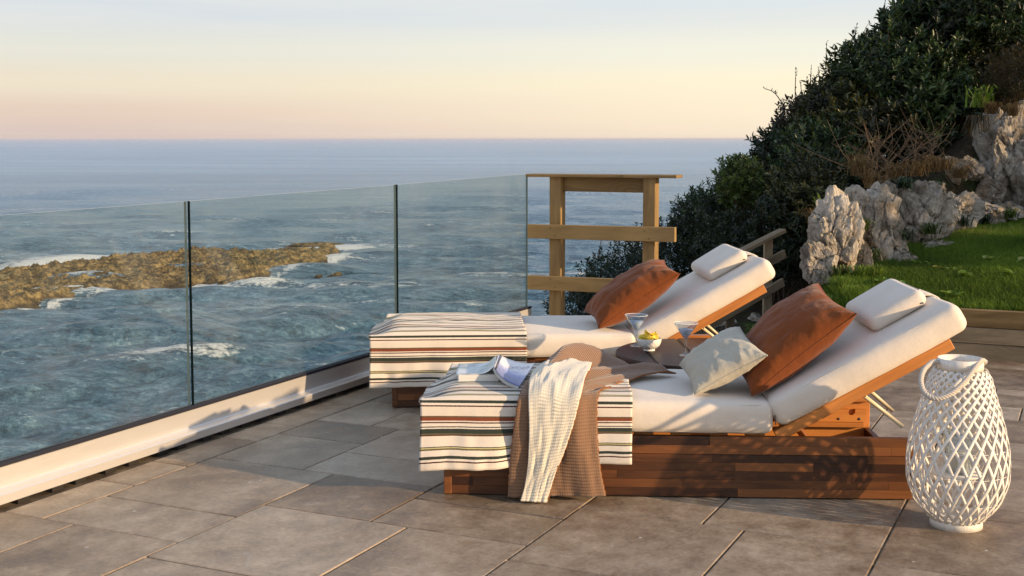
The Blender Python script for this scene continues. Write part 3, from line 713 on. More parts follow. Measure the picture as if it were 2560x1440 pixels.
for i, (x, y, D_, rad, ns, ll, m, lab, spk) in enumerate(shr):
    shrub(lab, at(x, y, D_), rad, int(ns * 1.25), ll, m, 40 + i, spikes=spk)
shrub('rusty brown heath bush on top of the tallest white rock', at(2535, 195, 12.4), (.32, .35, .30), 900, .05, HEATH, 90, 'heath_bush', 'bush', None, 7, .12, 1.1, .25, 4)

# unseen bushes added right of view to dapple the sun on hedge and rocks
for i, (x, y, z, rad) in enumerate(((7.6, 7.9, 1.6, (.8, .8, 1.4)), (8.0, 8.9, 2.0, (1.1, 1.2, 1.7)), (8.4, 10.4, 2.4, (1.2, 1.3, 1.9)), (9.2, 12.0, 2.8, (1.3, 1.3, 1.9)))):
    shrub('tall laurel bush added out of view on the right to shade the hillside, the %s from the terrace' % ('first', 'second', 'third', 'fourth')[i], (x, y, z), rad, (700, 600, 330, 260)[i], .12, LEAF, 120 + i)
# ---- limestone rocks
k = Mat('white_limestone', rough=.85, spec=.2); v = k.coord((1, 1, 1), rnd=30); n1 = k.noise(v, 2.2, 7, .62, .6); n2 = k.noise(v, 9, 6, .7); n3 = k.noise(v, 30, 4, .65)
f = k.math('ADD', k.math('MULTIPLY', n1, .5), k.math('ADD', k.math('MULTIPLY', n2, .35), k.math('MULTIPLY', n3, .2)))
col = k.ramp(f, [(.36, (.058, .047, .036)), (.45, (.18, .153, .120)), (.54, (.35, .31, .255)), (.66, (.57, .52, .45))])
col = k.mix(k.rng(k.noise(v, 1.3, 5, .6), .58, .66, 0, .75), col, (.20, .115, .040))            # ochre staining
ck = k.noise(k.coord((1, 1, .6), rnd=12), 2.6, 5, .6, 1.6)
ck = k.math('ABSOLUTE', k.math('SUBTRACT', ck, .5))
geo2 = k.node('ShaderNodeNewGeometry'); col = k.mix(k.rng(geo2.outputs['Pointiness'], .50, .44, 0, .8), col, (.045, .036, .026))   # dirt in the cracks
sepn = k.node('ShaderNodeSeparateXYZ', Vector=geo2.outputs['Normal']); ms = k.math('MULTIPLY', k.rng(sepn.outputs['Z'], .45, .85), k.rng(k.noise(v, 3.5, 5, .65), .46, .56)); col = k.mix(ms, col, (.050, .046, .016))      # moss on ledges
k.plug(col, 'Base Color'); k.bump(k.math('ADD', k.math('MULTIPLY', n2, .6), k.math('MULTIPLY', n3, .4)), .9, .045); LIME = k.m
rocks = [  # x, y (centre in the photo), distance, half sizes, seed, turn, label
    (2090, 590, 9.35, (.20, .20, .36), 3, .2, 'pointed pale grey rock at the left end of the outcrop'),
    (2055, 640, 9.2, (.14, .15, .20), 8, 1.0, 'stubby pale rock at the foot of the pointed rock'),
    (2150, 645, 9.55, (.10, .14, .22), 12, .5, 'narrow shaded rock wedged right of the pointed rock'),
    (2205, 575, 10.0, (.22, .22, .42), 17, .3, 'upright grey rock with a mossy face in the outcrop'),
    (2245, 640, 9.9, (.15, .16, .20), 21, .8, 'brown grey block at the foot of the upright mossy rock'),
    (2215, 480, 10.5, (.14, .16, .18), 25, .2, 'small grey rock just under the dry brambles'),
    (2300, 540, 10.55, (.23, .22, .36), 31, .7, 'white streaked slab leaning in the middle of the outcrop'),
    (2370, 520, 11.0, (.24, .22, .26), 35, .1, 'broad pitted rock right of the white streaked slab'),
    (2440, 525, 11.4, (.22, .24, .22), 39, .4, 'round pitted rock near the right end of the lawn edge'),
    (2385, 405, 11.7, (.10, .12, .16), 43, .9, 'small sunlit white rock standing among dry grass'),
    (2420, 415, 11.8, (.11, .12, .18), 47, .3, 'small white rock beside the sunlit one in dry grass'),
    (2515, 395, 11.9, (.34, .34, .62), 51, .2, 'tallest cream rock face at the right edge of the outcrop'),
    (2500, 520, 11.6, (.22, .2, .17), 55, .6, 'low brown rock under the tallest rock face'),
    (2580, 470, 11.7, (.20, .25, .45), 58, .1, 'dark seamed rock cut by the right photo edge'),
    (2470, 330, 12.1, (.16, .2, .30), 61, .1, 'shaded rock shoulder left of the tallest rock face'),
    (2340, 600, 10.35, (.16, .10, .06), 64, .3, 'flat pale stone lying at the lawn edge'),
    (2130, 500, 9.8, (.10, .12, .16), 67, .3, 'small grey rock behind the pointed rock'),
    (2480, 470, 11.75, (.14, .18, .22), 71, .5, 'ochre stained rock at the left foot of the tallest face'),
    (2325, 470, 10.9, (.17, .16, .16), 75, .4, 'grey rock step below the small sunlit white rock')]
for (x, y, D_, dims, sd_, tz, lab) in rocks:
    p = at(x, y, D_); p[2] -= .05; bm = rock_bm(sd_, np.array(dims) * [1.08, 1.08, .90], 5, 14, .13, .03)
    o = bm_obj('limestone_rock', bm, LIME, None, False, p, (0, 0, tz)); tag(o, lab, 'rock', 'limestone rocks of the outcrop')
rr = np.random.RandomState(77); st = []
for i in range(26):
    px, py = rr.uniform(1760, 2060), rr.uniform(640, 860); 
    X_ = rr.uniform(1.35, 2.35); Y_ = rr.uniform(8.9, 11.6)
    s_ = rr.uniform(.03, .10); bm = rock_bm(200 + i, (s_ * rr.uniform(1, 1.6), s_, s_ * rr.uniform(.5, .9)), 3, 10, .12, .03, 8)
    o = bm_obj('loose_stone', bm, LIME, None, False, (X_, Y_, float(terr(X_, Y_)) + s_ * .2), (0, 0, rr.uniform(0, 6)))
    tag(o, 'small loose pale stone on the dark slope beside the stair rail', 'stone', 'loose stones on the slope')

# ---- lawn
rg = np.random.RandomState(9)
def scatter(n, x0, x1, y0, y1, keep):
    X_ = rg.uniform(x0, x1, n); Y_ = rg.uniform(y0, y1, n); m_ = keep(X_, Y_); return X_[m_], Y_[m_]
def lawn_ok(X_, Y_):
    dW = (X_ - WP[0]) * A2[0] + (Y_ - WP[1]) * A2[1]; rs_ = rock_side(X_, Y_)
    inview = (X_ < Y_ * .43 + 2.2)
    return (dW > .065) & (rs_ < .05 + .12 * fbm(np.stack([X_ * 3, Y_ * 3, 0 * X_], -1), 2)) & (X_ > 2.02 + .15 * fbm(np.stack([X_ * 2, Y_ * 2, 0 * X_ + 2], -1), 2)) & inview
def blades(X_, Y_, h, w, lean, tint, m, name, z_off=0.0):
    n = len(X_); Z_ = terr(X_, Y_) + z_off; b = np.stack([X_, Y_, Z_ - .005], -1); a_ = rg.uniform(0, 6.28, n); s = np.stack([np.cos(a_), np.sin(a_), 0 * a_], -1) * w[:, None] / 2
    l_ = rg.normal(size=(n, 2)) * lean[:, None]; ln = np.stack([l_[:, 0], l_[:, 1], 0 * h], -1); up = np.array([0, 0, 1.0])
    V = np.stack([b - s, b + s, b + up * h[:, None] * .55 + ln * .35 + s * .8, b + up * h[:, None] * .55 + ln * .35 - s * .8, b + up * h[:, None] + ln], 1)
    o = np.arange(n)[:, None] * 5; me = bpy.data.meshes.new(name)
    T = np.concatenate([o + [0, 1, 2], o + [0, 2, 3], o + [3, 2, 4]], 0); me = mesh(name, V.reshape(-1, 3), T, m)
    at_ = me.attributes.new('tint', 'FLOAT', 'FACE'); at_.data.foreach_set('value', np.concatenate([tint] * 3).astype(np.float32)); return me
X_, Y_ = scatter(480000, 2.0, 7.6, 6.0, 12.8, lawn_ok)
pat = fbm(np.stack([X_ * 1.3, Y_ * 1.3, 0 * X_ + 6], -1), 3); n = len(X_)
h = .045 + .03 * rg.rand(n) + .035 * np.clip(pat, 0, 1) + .05 * np.exp(-((X_ - 2.25) / .25) ** 2) * rg.rand(n)
lm = blades(X_, Y_, h, rg.uniform(.0035, .006, n), h * .45, np.clip(.42 + .75 * pat + rg.normal(0, .2, n), 0, 1), GRASS, 'lawn_grass')
o = link('lawn_grass', lm); tag(o, 'short green lawn grass between the sleepers and the rocks', 'grass', None, 'stuff')
# weeds with broad leaves
for i, (x, y, D_) in enumerate(((2420, 690, 8.75), (2520, 700, 8.7), (2355, 665, 9.1), (2300, 640, 9.5), (2480, 640, 9.4), (2200, 700, 8.7), (2250, 720, 8.5), (2550, 655, 9.2), (2380, 735, 8.2))):
    p = at(x, y, D_); n = 12; z0 = float(terr(p[0], p[1])); a_ = np.arange(n) * 2.4; r_ = np.random.RandomState(i)
    d = np.stack([np.cos(a_), np.sin(a_), r_.uniform(.15, .7, n)], -1); L = r_.uniform(.04, .085, n)
    t = thing('broadleaf_weed', 'low broadleaf weed in the lawn ' + ('above the near headrest', 'nearest the right photo edge', 'in the middle of the lawn', 'closest to the flat pale stone', 'in the upper right lawn', 'left of the near headrest, higher one', 'left of the near headrest, lower one', 'by the right photo edge, farther one', 'just above the sleeper wall')[i], 'weed', (p[0], p[1], z0), 0, 'weeds in the lawn')
    link('leaves', leaves_mesh('leaves', np.repeat([[0, 0, .04]], n, 0) + r_.normal(0, .03, (n, 3)) * [1, 1, .3], d, np.repeat([[0, 0, 1.0]], n, 0), L, L * .55, r_.uniform(.5, 1, n), GRASS), t)
# tufts: strap leaves, dry grass
def tuft(name, label, cat, p, n, hgt, spread, w, m, group=None, hang=0.0, seed=0):
    r_ = np.random.RandomState(seed); t = thing(name, label, cat, p, 0, group); V, F, tint = [], [], []
    for i in range(n):
        a_ = r_.uniform(0, 6.28); sp_ = spread * r_.uniform(.3, 1.2); hh = hgt * r_.uniform(.6, 1.15); e = np.array([math.cos(a_) * sp_, math.sin(a_) * sp_, hh * (1 - hang)])
        b = np.array([r_.normal(0, spread * .25), r_.normal(0, spread * .25), 0]); mid = b + e * .5 + np.array([0, 0, hh * .35]); s = np.array([-math.sin(a_), math.cos(a_), 0]) * w * .5
        pth = smooth_path([b, mid, b + e - np.array([0, 0, hang * hh * .6])], 5); o = len(V)
        for q, k_ in zip(pth, (1, 1, .85, .6, .08)): V += [q - s * k_, q + s * k_]
        F += [[o + 2 * j, o + 2 * j + 1, o + 2 * j + 3, o + 2 * j + 2] for j in range(4)]; tint += [r_.rand()] * 4
    me = mesh('blades', V, F, m); at_ = me.attributes.new('tint', 'FLOAT', 'FACE'); at_.data.foreach_set('value', np.array(tint, np.float32)); link('blades', me, t); return t
tuft('strap_leaf_plant', 'bright green strap leaved plant beside the heath on the rocks', 'plant', at(2455, 268, 11.9), 34, .26, .22, .018, GRASS, None, .2, 1)
tuft('strap_leaf_plant', 'bright green strap leaved plant left of the pointed rock', 'plant', at(2062, 520, 9.7), 22, .14, .16, .012, GRASS, None, .25, 2)
tuft('hanging_grass', 'olive grass hanging over the left side of the tallest rock', 'grass tuft', at(2445, 300, 11.7), 150, .18, .14, .006, HEATH, None, 1.2, 3)
for i, (x, y, D_, s) in enumerate(((2330, 430, 11.2, 1.0), (2290, 440, 10.9, .9), (2240, 450, 10.7, 1.0), (2180, 470, 10.4, 1.0), (2120, 520, 9.9, .9), (2360, 425, 11.4, .8), (2040, 560, 9.6, .8), (2400, 445, 11.5, .7), (2150, 440, 10.6, 1.2), (2480, 285, 11.8, .8), (2530, 290, 11.7, .8))):
    tuft('dry_grass_tuft', 'dry straw grass tuft ' + ('right above the white streaked slab', 'under the thin grey bramble', 'at the foot of the tall bramble canes', 'above the upright mossy rock', 'behind the pointed rock', 'left of the small sunlit white rock',
         'hanging left of the pointed rock', 'right of the two small white rocks', 'in shade under the arching bramble', 'left on top of the tallest rock', 'right on top of the tallest rock')[i], 'grass tuft', at(x, y, D_), 130, .20 * s, .15 * s, .005, STRAW, 'dry grass tufts on the rocks', .3, 20 + i)
for i, (x, y, D_) in enumerate(((2160, 700, 9.0), (2110, 735, 8.6), (2075, 770, 8.4), (2140, 770, 8.3), (1890, 800, 9.4), (1850, 840, 9.2), (1930, 830, 9.0), (2020, 720, 9.0), (2190, 690, 9.0))):
    p = on_z(x, y, 0) if False else at(x, y, D_); p[2] = float(terr(p[0], p[1]))
    tuft('long_grass_tuft', 'long green grass tuft ' + ('below the foot of the pointed rock', 'at the left lawn edge', 'beside the tip of the near orange cushion', 'above the near orange cushion', 'on the slope by the handrail post', 'lowest on the slope by the handrail', 'on the slope right of the handrail', 'in the dark gap above the slope', 'at the lawn edge under the mossy rock')[i], 'grass tuft', p, 90, .15, .11, .005, GRASS, 'long grass tufts by the slope', .25, 50 + i)
for i, (x, y, D_, lab) in enumerate(((2150, 575, 9.5, 'right of the pointed rock'), (2262, 600, 9.95, 'below the white streaked slab'), (2178, 650, 9.5, 'at the foot of the upright mossy rock'), (2325, 585, 10.25, 'by the flat pale stone'), (2405, 565, 10.85, 'under the broad pitted rock'),
        (2462, 560, 11.2, 'under the round pitted rock'), (2105, 695, 9.05, 'in front of the pointed rock'), (2260, 470, 10.45, 'on top of the middle rocks'), (2345, 480, 10.85, 'in a crack behind the streaked slab'), (2525, 545, 11.3, 'at the right end of the lawn'))):
    tuft('rock_fern', 'small dark green fern growing ' + lab, 'fern', at(x, y, D_), 46, .13, .12, .012, LEAF_LIME if i % 3 == 0 else LEAF, 'ferns between the rocks', .35, 80 + i)
# dry brambles
for i, (x, y, D_, lab) in enumerate(((2230, 420, 11.2, 'bare branched bramble with upright canes above the rocks'), (2150, 400, 11.4, 'bare bramble arching left of the tall canes'), (2310, 380, 11.8, 'thin grey bramble in front of the laurel')  )):
    p = at(x, y, D_); r_ = np.random.RandomState(300 + i); t = thing('dry_bramble', lab, 'bramble', p); parts = []
    for j in range(16):
        e = np.array([r_.normal(0, .22), r_.normal(0, .12), r_.uniform(.1, .50)]); s0 = np.array([r_.normal(0, .12), r_.normal(0, .06), -.08])
        pth = smooth_path([s0, s0 + e * .5 + r_.normal(0, .05, 3), s0 + e], 8); parts.append(tube_geo(pth, np.linspace(.006, .002, 8), 4))
        q = pth[4]; parts.append(tube_geo(smooth_path([q, q + r_.normal(0, .07, 3), q + r_.normal(0, .12, 3) + [0, 0, .08]], 6), np.linspace(.003, .0015, 6), 4))
    V, F = join_geo(parts); add('canes', V, F, TWIG, t)

# bare shoots standing above the hedge line
for i, (x, y0, y1, dx, lab) in enumerate(((1988, 262, 176, 2, 'leftmost upright'), (2004, 262, 205, -3, 'short'), (2023, 250, 168, 5, 'slim'), (2050, 225, 172, -4, 'slightly bent'), (2066, 215, 104, 1, 'tallest leafless'), (2078, 210, 150, 3, 'thin branched'),
        (2137, 145, 64, 4, 'straight'), (2152, 140, 92, -5, 'leaning'), (2168, 130, 80, 4, 'knobbly'), (2216, 75, -4, -3, 'high'), (2232, 60, -12, 5, 'rightmost'), (1962, 268, 221, -52, 'long arching'))):
    r_ = np.random.RandomState(500 + i); b_ = at(x, y0, 13.6); e_ = at(x + dx, y1, 13.6); L = np.linalg.norm(e_ - b_); bend = np.array([0, 0, .35 * L]) if abs(dx) > 20 else r_.normal(0, .02, 3)
    t = thing('bare_shoot', lab + ' bare shoot against the sky above the hedge', 'shoot', b_, 0, 'bare shoots above the hedge'); pth = smooth_path([np.zeros(3), (e_ - b_) * .5 + bend * .5, e_ - b_], 12)
    V, F = tube_geo(pth, np.linspace(.007, .003, 12), 5); add('stem', V, F, BARK, t)
    nb = 14; j = r_.randint(2, 12, nb); bd = r_.normal(size=(nb, 3)) * .45 + [0, 0, .9]; link('buds', leaves_mesh('buds', pth[j], bd, r_.normal(size=(nb, 3)), r_.uniform(.02, .045, nb), r_.uniform(.008, .014, nb), r_.rand(nb) * .5, LEAF_RED), t)
# ---- stair handrail going down beside the hill
hr = thing('stair_handrail', 'weathered timber handrail sloping down to the left behind the far lounger', 'handrail', (0, 0, 0))
def rp(x, y): 
    Y_ = 9.75 + (x - 1525) / 432 * 1.0; return at(x, y, Y_)
hr.location = rp(1740, 690); H0 = np.array(hr.location)
def hb(name, p, q, w, h_): beam(name, np.array(p) - H0, np.array(q) - H0, w, h_, PINE_GREY, hr, .004)
tp, tq = rp(1510, 802), rp(1957, 576); hb('top_rail', tp, tq, .085, .035)
dz = np.array([0, 0, .20]); 
hb('middle_rail', rp(1525, 868), rp(1962, 634), .030, .075); hb('lower_rail', rp(1540, 950), rp(1958, 705), .030, .075)
for x, yt in ((1924, 595), (1830, 645), (1600, 770)):
    p = rp(x, yt); q = p.copy(); q[2] = -.55; q2 = p + np.array([0, .055, 0]); q3 = q + np.array([0, .055, 0]); hb('post', q3, q2, .07, .07)
# ================================================================== fabrics
def fabric(name, c1, c2, rough=.9, weave=420, bump=.25, big=.45, sheen=.15):
    k = Mat(name, rough=rough, spec=.15); k.set('Sheen Weight', sheen)
    v = k.coord((1, 1, 1)); n = k.noise(v, 6, 4); n2 = k.noise(v, weave, 2, .6)
    k.plug(k.ramp(k.math('ADD', k.math('MULTIPLY', n, .45), k.math('MULTIPLY', n2, .55)), [(.3, c1), (.7, c2)]), 'Base Color')
    k.bump(n2, bump, .0015); k.bump(k.noise(v, 16, 4, .6), big, .016); return k.m
CANVAS = fabric('cream_canvas', (.60, .535, .455), (.72, .655, .575), big=.14)
PIPING = fabric('cream_piping', (.55, .48, .40), (.66, .59, .51))
RUST = fabric('rust_canvas', (.140, .036, .009), (.215, .059, .013), weave=350)
GREYLIN = fabric('grey_linen', (.36, .335, .27), (.50, .47, .39), weave=300, bump=.4)
STRAWTUBE = Mat('ivory_painted_metal', (.62, .54, .36), .35, .5).m
METAL = Mat('brass_bolt', (.5, .42, .25), .3, .5, Metallic=1.0).m
BLACKZIP = Mat('dark_zip', (.05, .05, .05), .4, .5).m

# ================================================================== sun lounger
PHI = R(29.2); HS, HZ_ = 1.300, .250
def inc(d, n): return (HS + d * math.cos(PHI) - n * math.sin(PHI), HZ_ + d * math.sin(PHI) + n * math.cos(PHI))
def rrect(hx, hy, r, n=10):
    out = []
    for cx, cy, a0_ in ((hx - r, hy - r, 0), (-hx + r, hy - r, 90), (-hx + r, -hy + r, 180), (hx - r, -hy + r, 270)):
        for i in range(n): a_ = R(a0_ + 90 * i / (n - 1)); out.append((cx + r * math.cos(a_), cy + r * math.sin(a_), 0))
    return np.array(out)
def make_lounger():
    r = random.Random(5)
    t = thing('sun_lounger', '', 'sun lounger', (0, 0, 0), 0, 'sun loungers on the terrace')
    # side panels made of glued staves
    rows_low = [.006, .040, .074, .108, .142, .174]; rows_top = [.176, .210, .245]
    def stave_panel(name, y, wall, prow, flip):
        p = box(name, 1.815, wall - .004, .236, ACACIA, (.91, y, .1245), (0, 0, 0), t, .001)
        for rows, proud in ((rows_low, .0), (rows_top, prow)):
            for z0, z1 in zip(rows[:-1], rows[1:]):
                x = 0.0
                first = True
                while x < 1.82 - 1e-6:
                    L = r.uniform(.30, .85) if not first else r.uniform(.1, .6); first = False
                    x1 = min(1.82, x + L);
                    if 1.82 - x1 < .08: x1 = 1.82
                    box('stave', x1 - x - .0004, wall, z1 - z0 - .0005, ACACIA, ((x + x1) / 2 - .91, (-1 if not flip else 1) * (proud + r.uniform(0, .0006)), (z0 + z1) / 2 - .1245), (0, 0, 0), p, .0006)
                    x = x1
        return p
    fp = stave_panel('front_panel', .014, .028, .003, False)
    pan = box('back_panel', 1.82, .028, .236, ACACIA_SUNLIT, (.91, .706, .1245), (0, 0, 0), t, .002)
    box('cap_rail', 1.82, .055, .016, ACACIA_SUNLIT, (.91, .695, .2515), (0, 0, 0), t, .003)
    box('corner_stile', .030, .032, .240, ACACIA, (.015, .0125, .125), (0, 0, 0), t, .002)
    for s in (-.0005, 1.8205): box('end_panel', .662, .024, .238 if s < 1 else .12, ACACIA, (s + (.012 if s < 1 else -.012), .36, .1245 if s < 1 else .066), (0, 0, R(90)), t, .002)  # head end panel shaped low so sun gets into the frame
    # ratchet strip with three notches on the inside of the back panel
    prof = [(0, 0), (.40, 0), (.40, .055)]
    for c_ in (.33, .23, .13, .05): prof += [(c_ + .022, .055), (c_ + .020, .040), (c_ + .010, .030), (c_ - .002, .030), (c_ - .008, .040), (c_ - .006, .055)]
    prof += [(0, .055)]; n = len(prof)
    V = [(x, 0, z) for x, z in prof] + [(x, .022, z) for x, z in prof]; F = [list(range(n)), list(range(n, 2 * n))[::-1]] + [[i, i + n, (i + 1) % n + n, (i + 1) % n] for i in range(n)]
    rk = add('ratchet_strip', V, F, ACACIA_SUNLIT, t, False, (1.40, .668, .155))
    bn = mesh('bolt_head', *lathe_geo([(0, .002), (.005, .002), (.006, 0)], 10), BLACKZIP)
    for x in (.02, .10, .19, .28, .37): link('bolt_head', bn, rk, (x, -.001, .014), (R(90), 0, 0))
    box('inner_ledge', 1.76, .028, .022, ACACIA_SUNLIT, (.91, .676, .142), (0, 0, 0), t, .002)
    box('cross_bar', .66, .045, .022, ACACIA_SUNLIT, (1.44, .36, .20), (R(40), 0, R(90)), t, .003)
    box('base_board', 1.76, .655, .008, ACACIA, (.91, .36, .03), (0, 0, 0), t, 0)
    for i in range(9): box('slat', .655, .075, .014, ACACIA_SUNLIT, (.06 + i * .145, .36, .2415), (0, 0, R(90)), t, .002)
    # tilted back frame
    def tb_(name, d0, d1, w, h_, tt, n, m=ACACIA_SUNLIT):
        x, z = inc((d0 + d1) / 2, n); return box(name, d1 - d0, w, h_, m, (x, tt, z), (0, -PHI, 0), t, .003)
    tb_('back_rail', -.005, .757, .045, .045, .045, -.008); tb_('back_rail', -.005, .757, .045, .045, .660, -.008)
    for i in range(7): x, z = inc(.06 + i * .105, .006); box('back_slat', .57, .06, .014, ACACIA_SUNLIT, (x, .352, z), (0, -PHI, R(90)), t, .002).rotation_euler = Euler((0, -PHI, 0)).to_matrix().to_4x4().to_euler() if False else (0, 0, 0)
    for o in [o for o in bpy.data.objects if o.parent == t and o.name.startswith('back_slat')]:
        M_ = Matrix.Rotation(-PHI, 4, 'Y') @ Matrix.Rotation(R(90), 4, 'Z'); o.rotation_euler = M_.to_euler()
    # prop with two legs
    for tt, p0, p1 in ((.085, (1.645, .395), (1.800, .272)), (.235, (1.690, .397), (1.800, .300))):
        tube('prop_leg', [(p0[0], tt, p0[1]), ((p0[0] + p1[0]) / 2, tt, (p0[1] + p1[1]) / 2), (p1[0], tt, p1[1])], .0085, STRAWTUBE, t, 10)
    tube('prop_pivot', [(1.643, .06, .398), (1.643, .1, .398), (1.66, .26, .405)], .0065, METAL, t, 8)
    # mattress
    bm = soft_box_geo(.6775, .362, .064, .038, 70, 36, 10, .007, 1, .005); 
    for v_ in bm.verts:          # the foot end is softly rounded
        e_ = float(sstep(-.6775 + .22, -.6775, v_.co.x)); f_ = float(sstep(.0, .36, v_.co.y)) ** 1.3
        if v_.co.z > 0: v_.co.z -= .042 * e_ ** 2
        v_.co.x += .06 * e_ * f_
    sm = bm_obj('seat_mattress', bm, CANVAS, t, True, (.6075, .352, .3165))
    pr = rrect(.664, .350, .05); pr[:, 2] = .052
    
    for q_ in pr:
        e_ = float(sstep(-.6775 + .22, -.6775, q_[0])); q_[2] -= .042 * e_ ** 2; q_[0] += .06 * e_ * float(sstep(.0, .36, q_[1])) ** 1.3
    tube('piping', pr, .0026, PIPING, sm, 6, True); pr2 = pr.copy(); pr2[:, 2] = -.052; tube('piping', pr2, .0026, PIPING, sm, 6, True)
    x, z = inc(.432, .074); bm = soft_box_geo(.412, .362, .058, .038, 50, 36, 10, .008, 4, .005); bmx = bm_obj('back_mattress', bm, CANVAS, t, True, (x, .352, z), (0, -PHI, 0))
    pr = rrect(.398, .349, .05); pr[:, 2] = .047; tube('piping', pr, .0026, PIPING, bmx, 6, True); pr2 = pr.copy(); pr2[:, 2] = -.047; tube('piping', pr2, .0026, PIPING, bmx, 6, True)
    tube('zip_pull', [(.680, -.352, .015), (.682, -.354, -.005), (.684, -.352, -.022)], .0022, BLACKZIP, sm, 5)
    # headrest with its strap
    x, z = inc(.655, .172); hb_ = soft_box_geo(.125, .225, .034, .032, 26, 36, 8, .006, 8, .003); hd = bm_obj('headrest', hb_, CANVAS, t, True, (x, .365, z), (0, -PHI - R(2), 0))
    pr = rrect(.117, .217, .035); pr[:, 2] = .024; tube('piping', pr, .0022, PIPING, hd, 6, True)
    tube('zip_pull', [(.085, -.222, -.012), (.10, -.226, -.020)], .003, BLACKZIP, hd, 5)
    sp_ = [(.09, -.026), (.125, -.029), (.150, -.035), (.171, -.048), (.185, -.066), (.192, -.09), (.192, -.14)]
    P = np.array([[(a_, y_, n_ + .004) for y_ in np.linspace(-.095, .095, 9)] for a_, n_ in sp_]); P[..., 2] += .003 * np.cos(np.linspace(-1.5, 1.5, 9))[None, :]
    st_ = sheet('strap', P, CANVAS, hd); md = st_.modifiers.new('thick', 'SOLIDIFY'); md.thickness = .004
    return t
LN = make_lounger(); LN.location = (-.268, 4.789, 0); LN.rotation_euler = (0, 0, R(-2.556))
LN['label'] = 'near wooden sun lounger with cream mattress, standing in front of the round table'
LF = copy_tree(LN); LF.location = (-.625, 6.368, 0); LF.rotation_euler = (0, 0, R(3.0))
LF['label'] = 'far wooden sun lounger with cream mattress, standing behind the round table'

# ================================================================== striped towels
k = Mat('striped_terry', rough=.95, spec=.1); k.set('Sheen Weight', .2)
tc = k.n.new('ShaderNodeTexCoord'); sx = k.n.new('ShaderNodeSeparateXYZ'); k.l.new(tc.outputs['UV'], sx.inputs[0])
wv = k.math('ADD', sx.outputs['Y'], k.math('MULTIPLY', k.math('SUBTRACT', k.noise(k.coord((1, 1, 1)), 300, 2), .5), .0022))
PER = .213; ph = k.math('FRACT', k.math('DIVIDE', k.math('SUBTRACT', wv, .018), PER))
cream = (.68, .61, .52); drk = (.034, .042, .034); red = (.075, .020, .014); rust_ = (.20, .055, .026); oli = (.115, .098, .055); yel = (.50, .44, .22)
stp = [(0, cream), (.008, red), (.0125, cream), (.021, drk), (.032, cream), (.054, oli), (.0595, yel), (.064, drk), (.067, cream), (.107, red), (.111, oli), (.117, drk), (.134, cream), (.1395, drk), (.1435, cream),
       (.156, red), (.161, cream), (.166, rust_), (.180, oli), (.185, cream)]
k.plug(k.ramp(ph, [(p / PER, c) for p, c in stp], 'CONSTANT'), 'Base Color')
tn = k.noise(k.coord((1, 1, 1)), 420, 2); k.bump(tn, .55, .003); TERRY = k.m
def towel(label, root, s0, s1, seed, tilt):
    ns, nw = 90, 150; s = np.linspace(s0, s1, ns)
    z_t, tf_, tb2, rad = .400, -.024, .728, .045
    # cross-section by arc length: front hem -> front top -> back top -> back hem
    pts = [(tf_ - .006, .118), (tf_ - .003, .20), (tf_, .30), (tf_ + .002, .352), (tf_ + .012, .380), (tf_ + .035, .3945), (tf_ + .09, z_t), (.20, z_t + .004), (.35, z_t + .006), (.50, z_t + .004), (.64, z_t), (.69, .393), (.718, .372), (tb2, .33), (tb2 + .004, .25), (tb2 + .008, .15)]
    cs = smooth_path(np.array([(0, y, z) for y, z in pts]), 400); al = np.concatenate([[0], np.cumsum(np.linalg.norm(np.diff(cs, axis=0), axis=1))])
    w = np.linspace(0, al[-1], nw); yy = np.interp(w, al, cs[:, 1]); zz = np.interp(w, al, cs[:, 2])
    S, W = np.meshgrid(s, w, indexing='ij'); Yc, Zc = np.broadcast_to(yy, S.shape).copy(), np.broadcast_to(zz, S.shape).copy()
    top = sstep(.25, .34, W) * sstep(al[-1] - .25, al[-1] - .34, W); frontw = sstep(.26, 0.0, W)
    q = np.stack([S * 4.0 + seed, W * 5, 0 * S], -1)
    Zc += top * (.014 * np.clip(fbm(q, 3), -.2, 1) + .012 * np.clip(ridged(q * [.5, 1.6, 1] + 5, 3) - .62, 0, 1) * 2)
    endl = sstep(s0 + .20, s0, S); Zc -= top * endl ** 2 * .046                        # rolls over the mattress end
    Yc -= frontw * (.012 + .012 * np.sin(S * 8 + seed) + .022 * fbm(np.stack([S * 6 + seed, W * 3, 0 * S], -1), 3)) * (1 + frontw)
    Yc -= .004 * sstep(.33, .15, W) * fbm(np.stack([S * 14 + seed, W * 9, 0 * S], -1), 3)
    Yc -= endl * frontw * .012
    Zc += (1 - top) * tilt * (S - s0) * frontw + frontw * .006 * fbm(np.stack([S * 6, 0 * S, 0 * S + seed], -1), 2)
    Sx = S + .006 * fbm(np.stack([S * 3, W * 6, 0 * S + seed], -1), 2) - .012 * top * endl + .058 * sstep(s0 + .28, s0, S) * sstep(.25, .72, Yc) ** 1.3
    o = sheet('striped_towel', np.stack([Sx, Yc, Zc], -1), TERRY, None, uv=np.stack([S, W], -1)); o.location = root.location; o.rotation_euler = root.rotation_euler
    md = o.modifiers.new('thick', 'SOLIDIFY'); md.thickness = .006; md.offset = 1.0
    return tag(o, label, 'towel', 'striped towels on the loungers')
towel('striped towel over the foot of the near lounger, under the book and throw', LN, -.088, .735, 1.0, .045)
towel('striped towel over the foot of the far lounger by the glass balustrade', LF, -.112, .700, 6.0, .012)

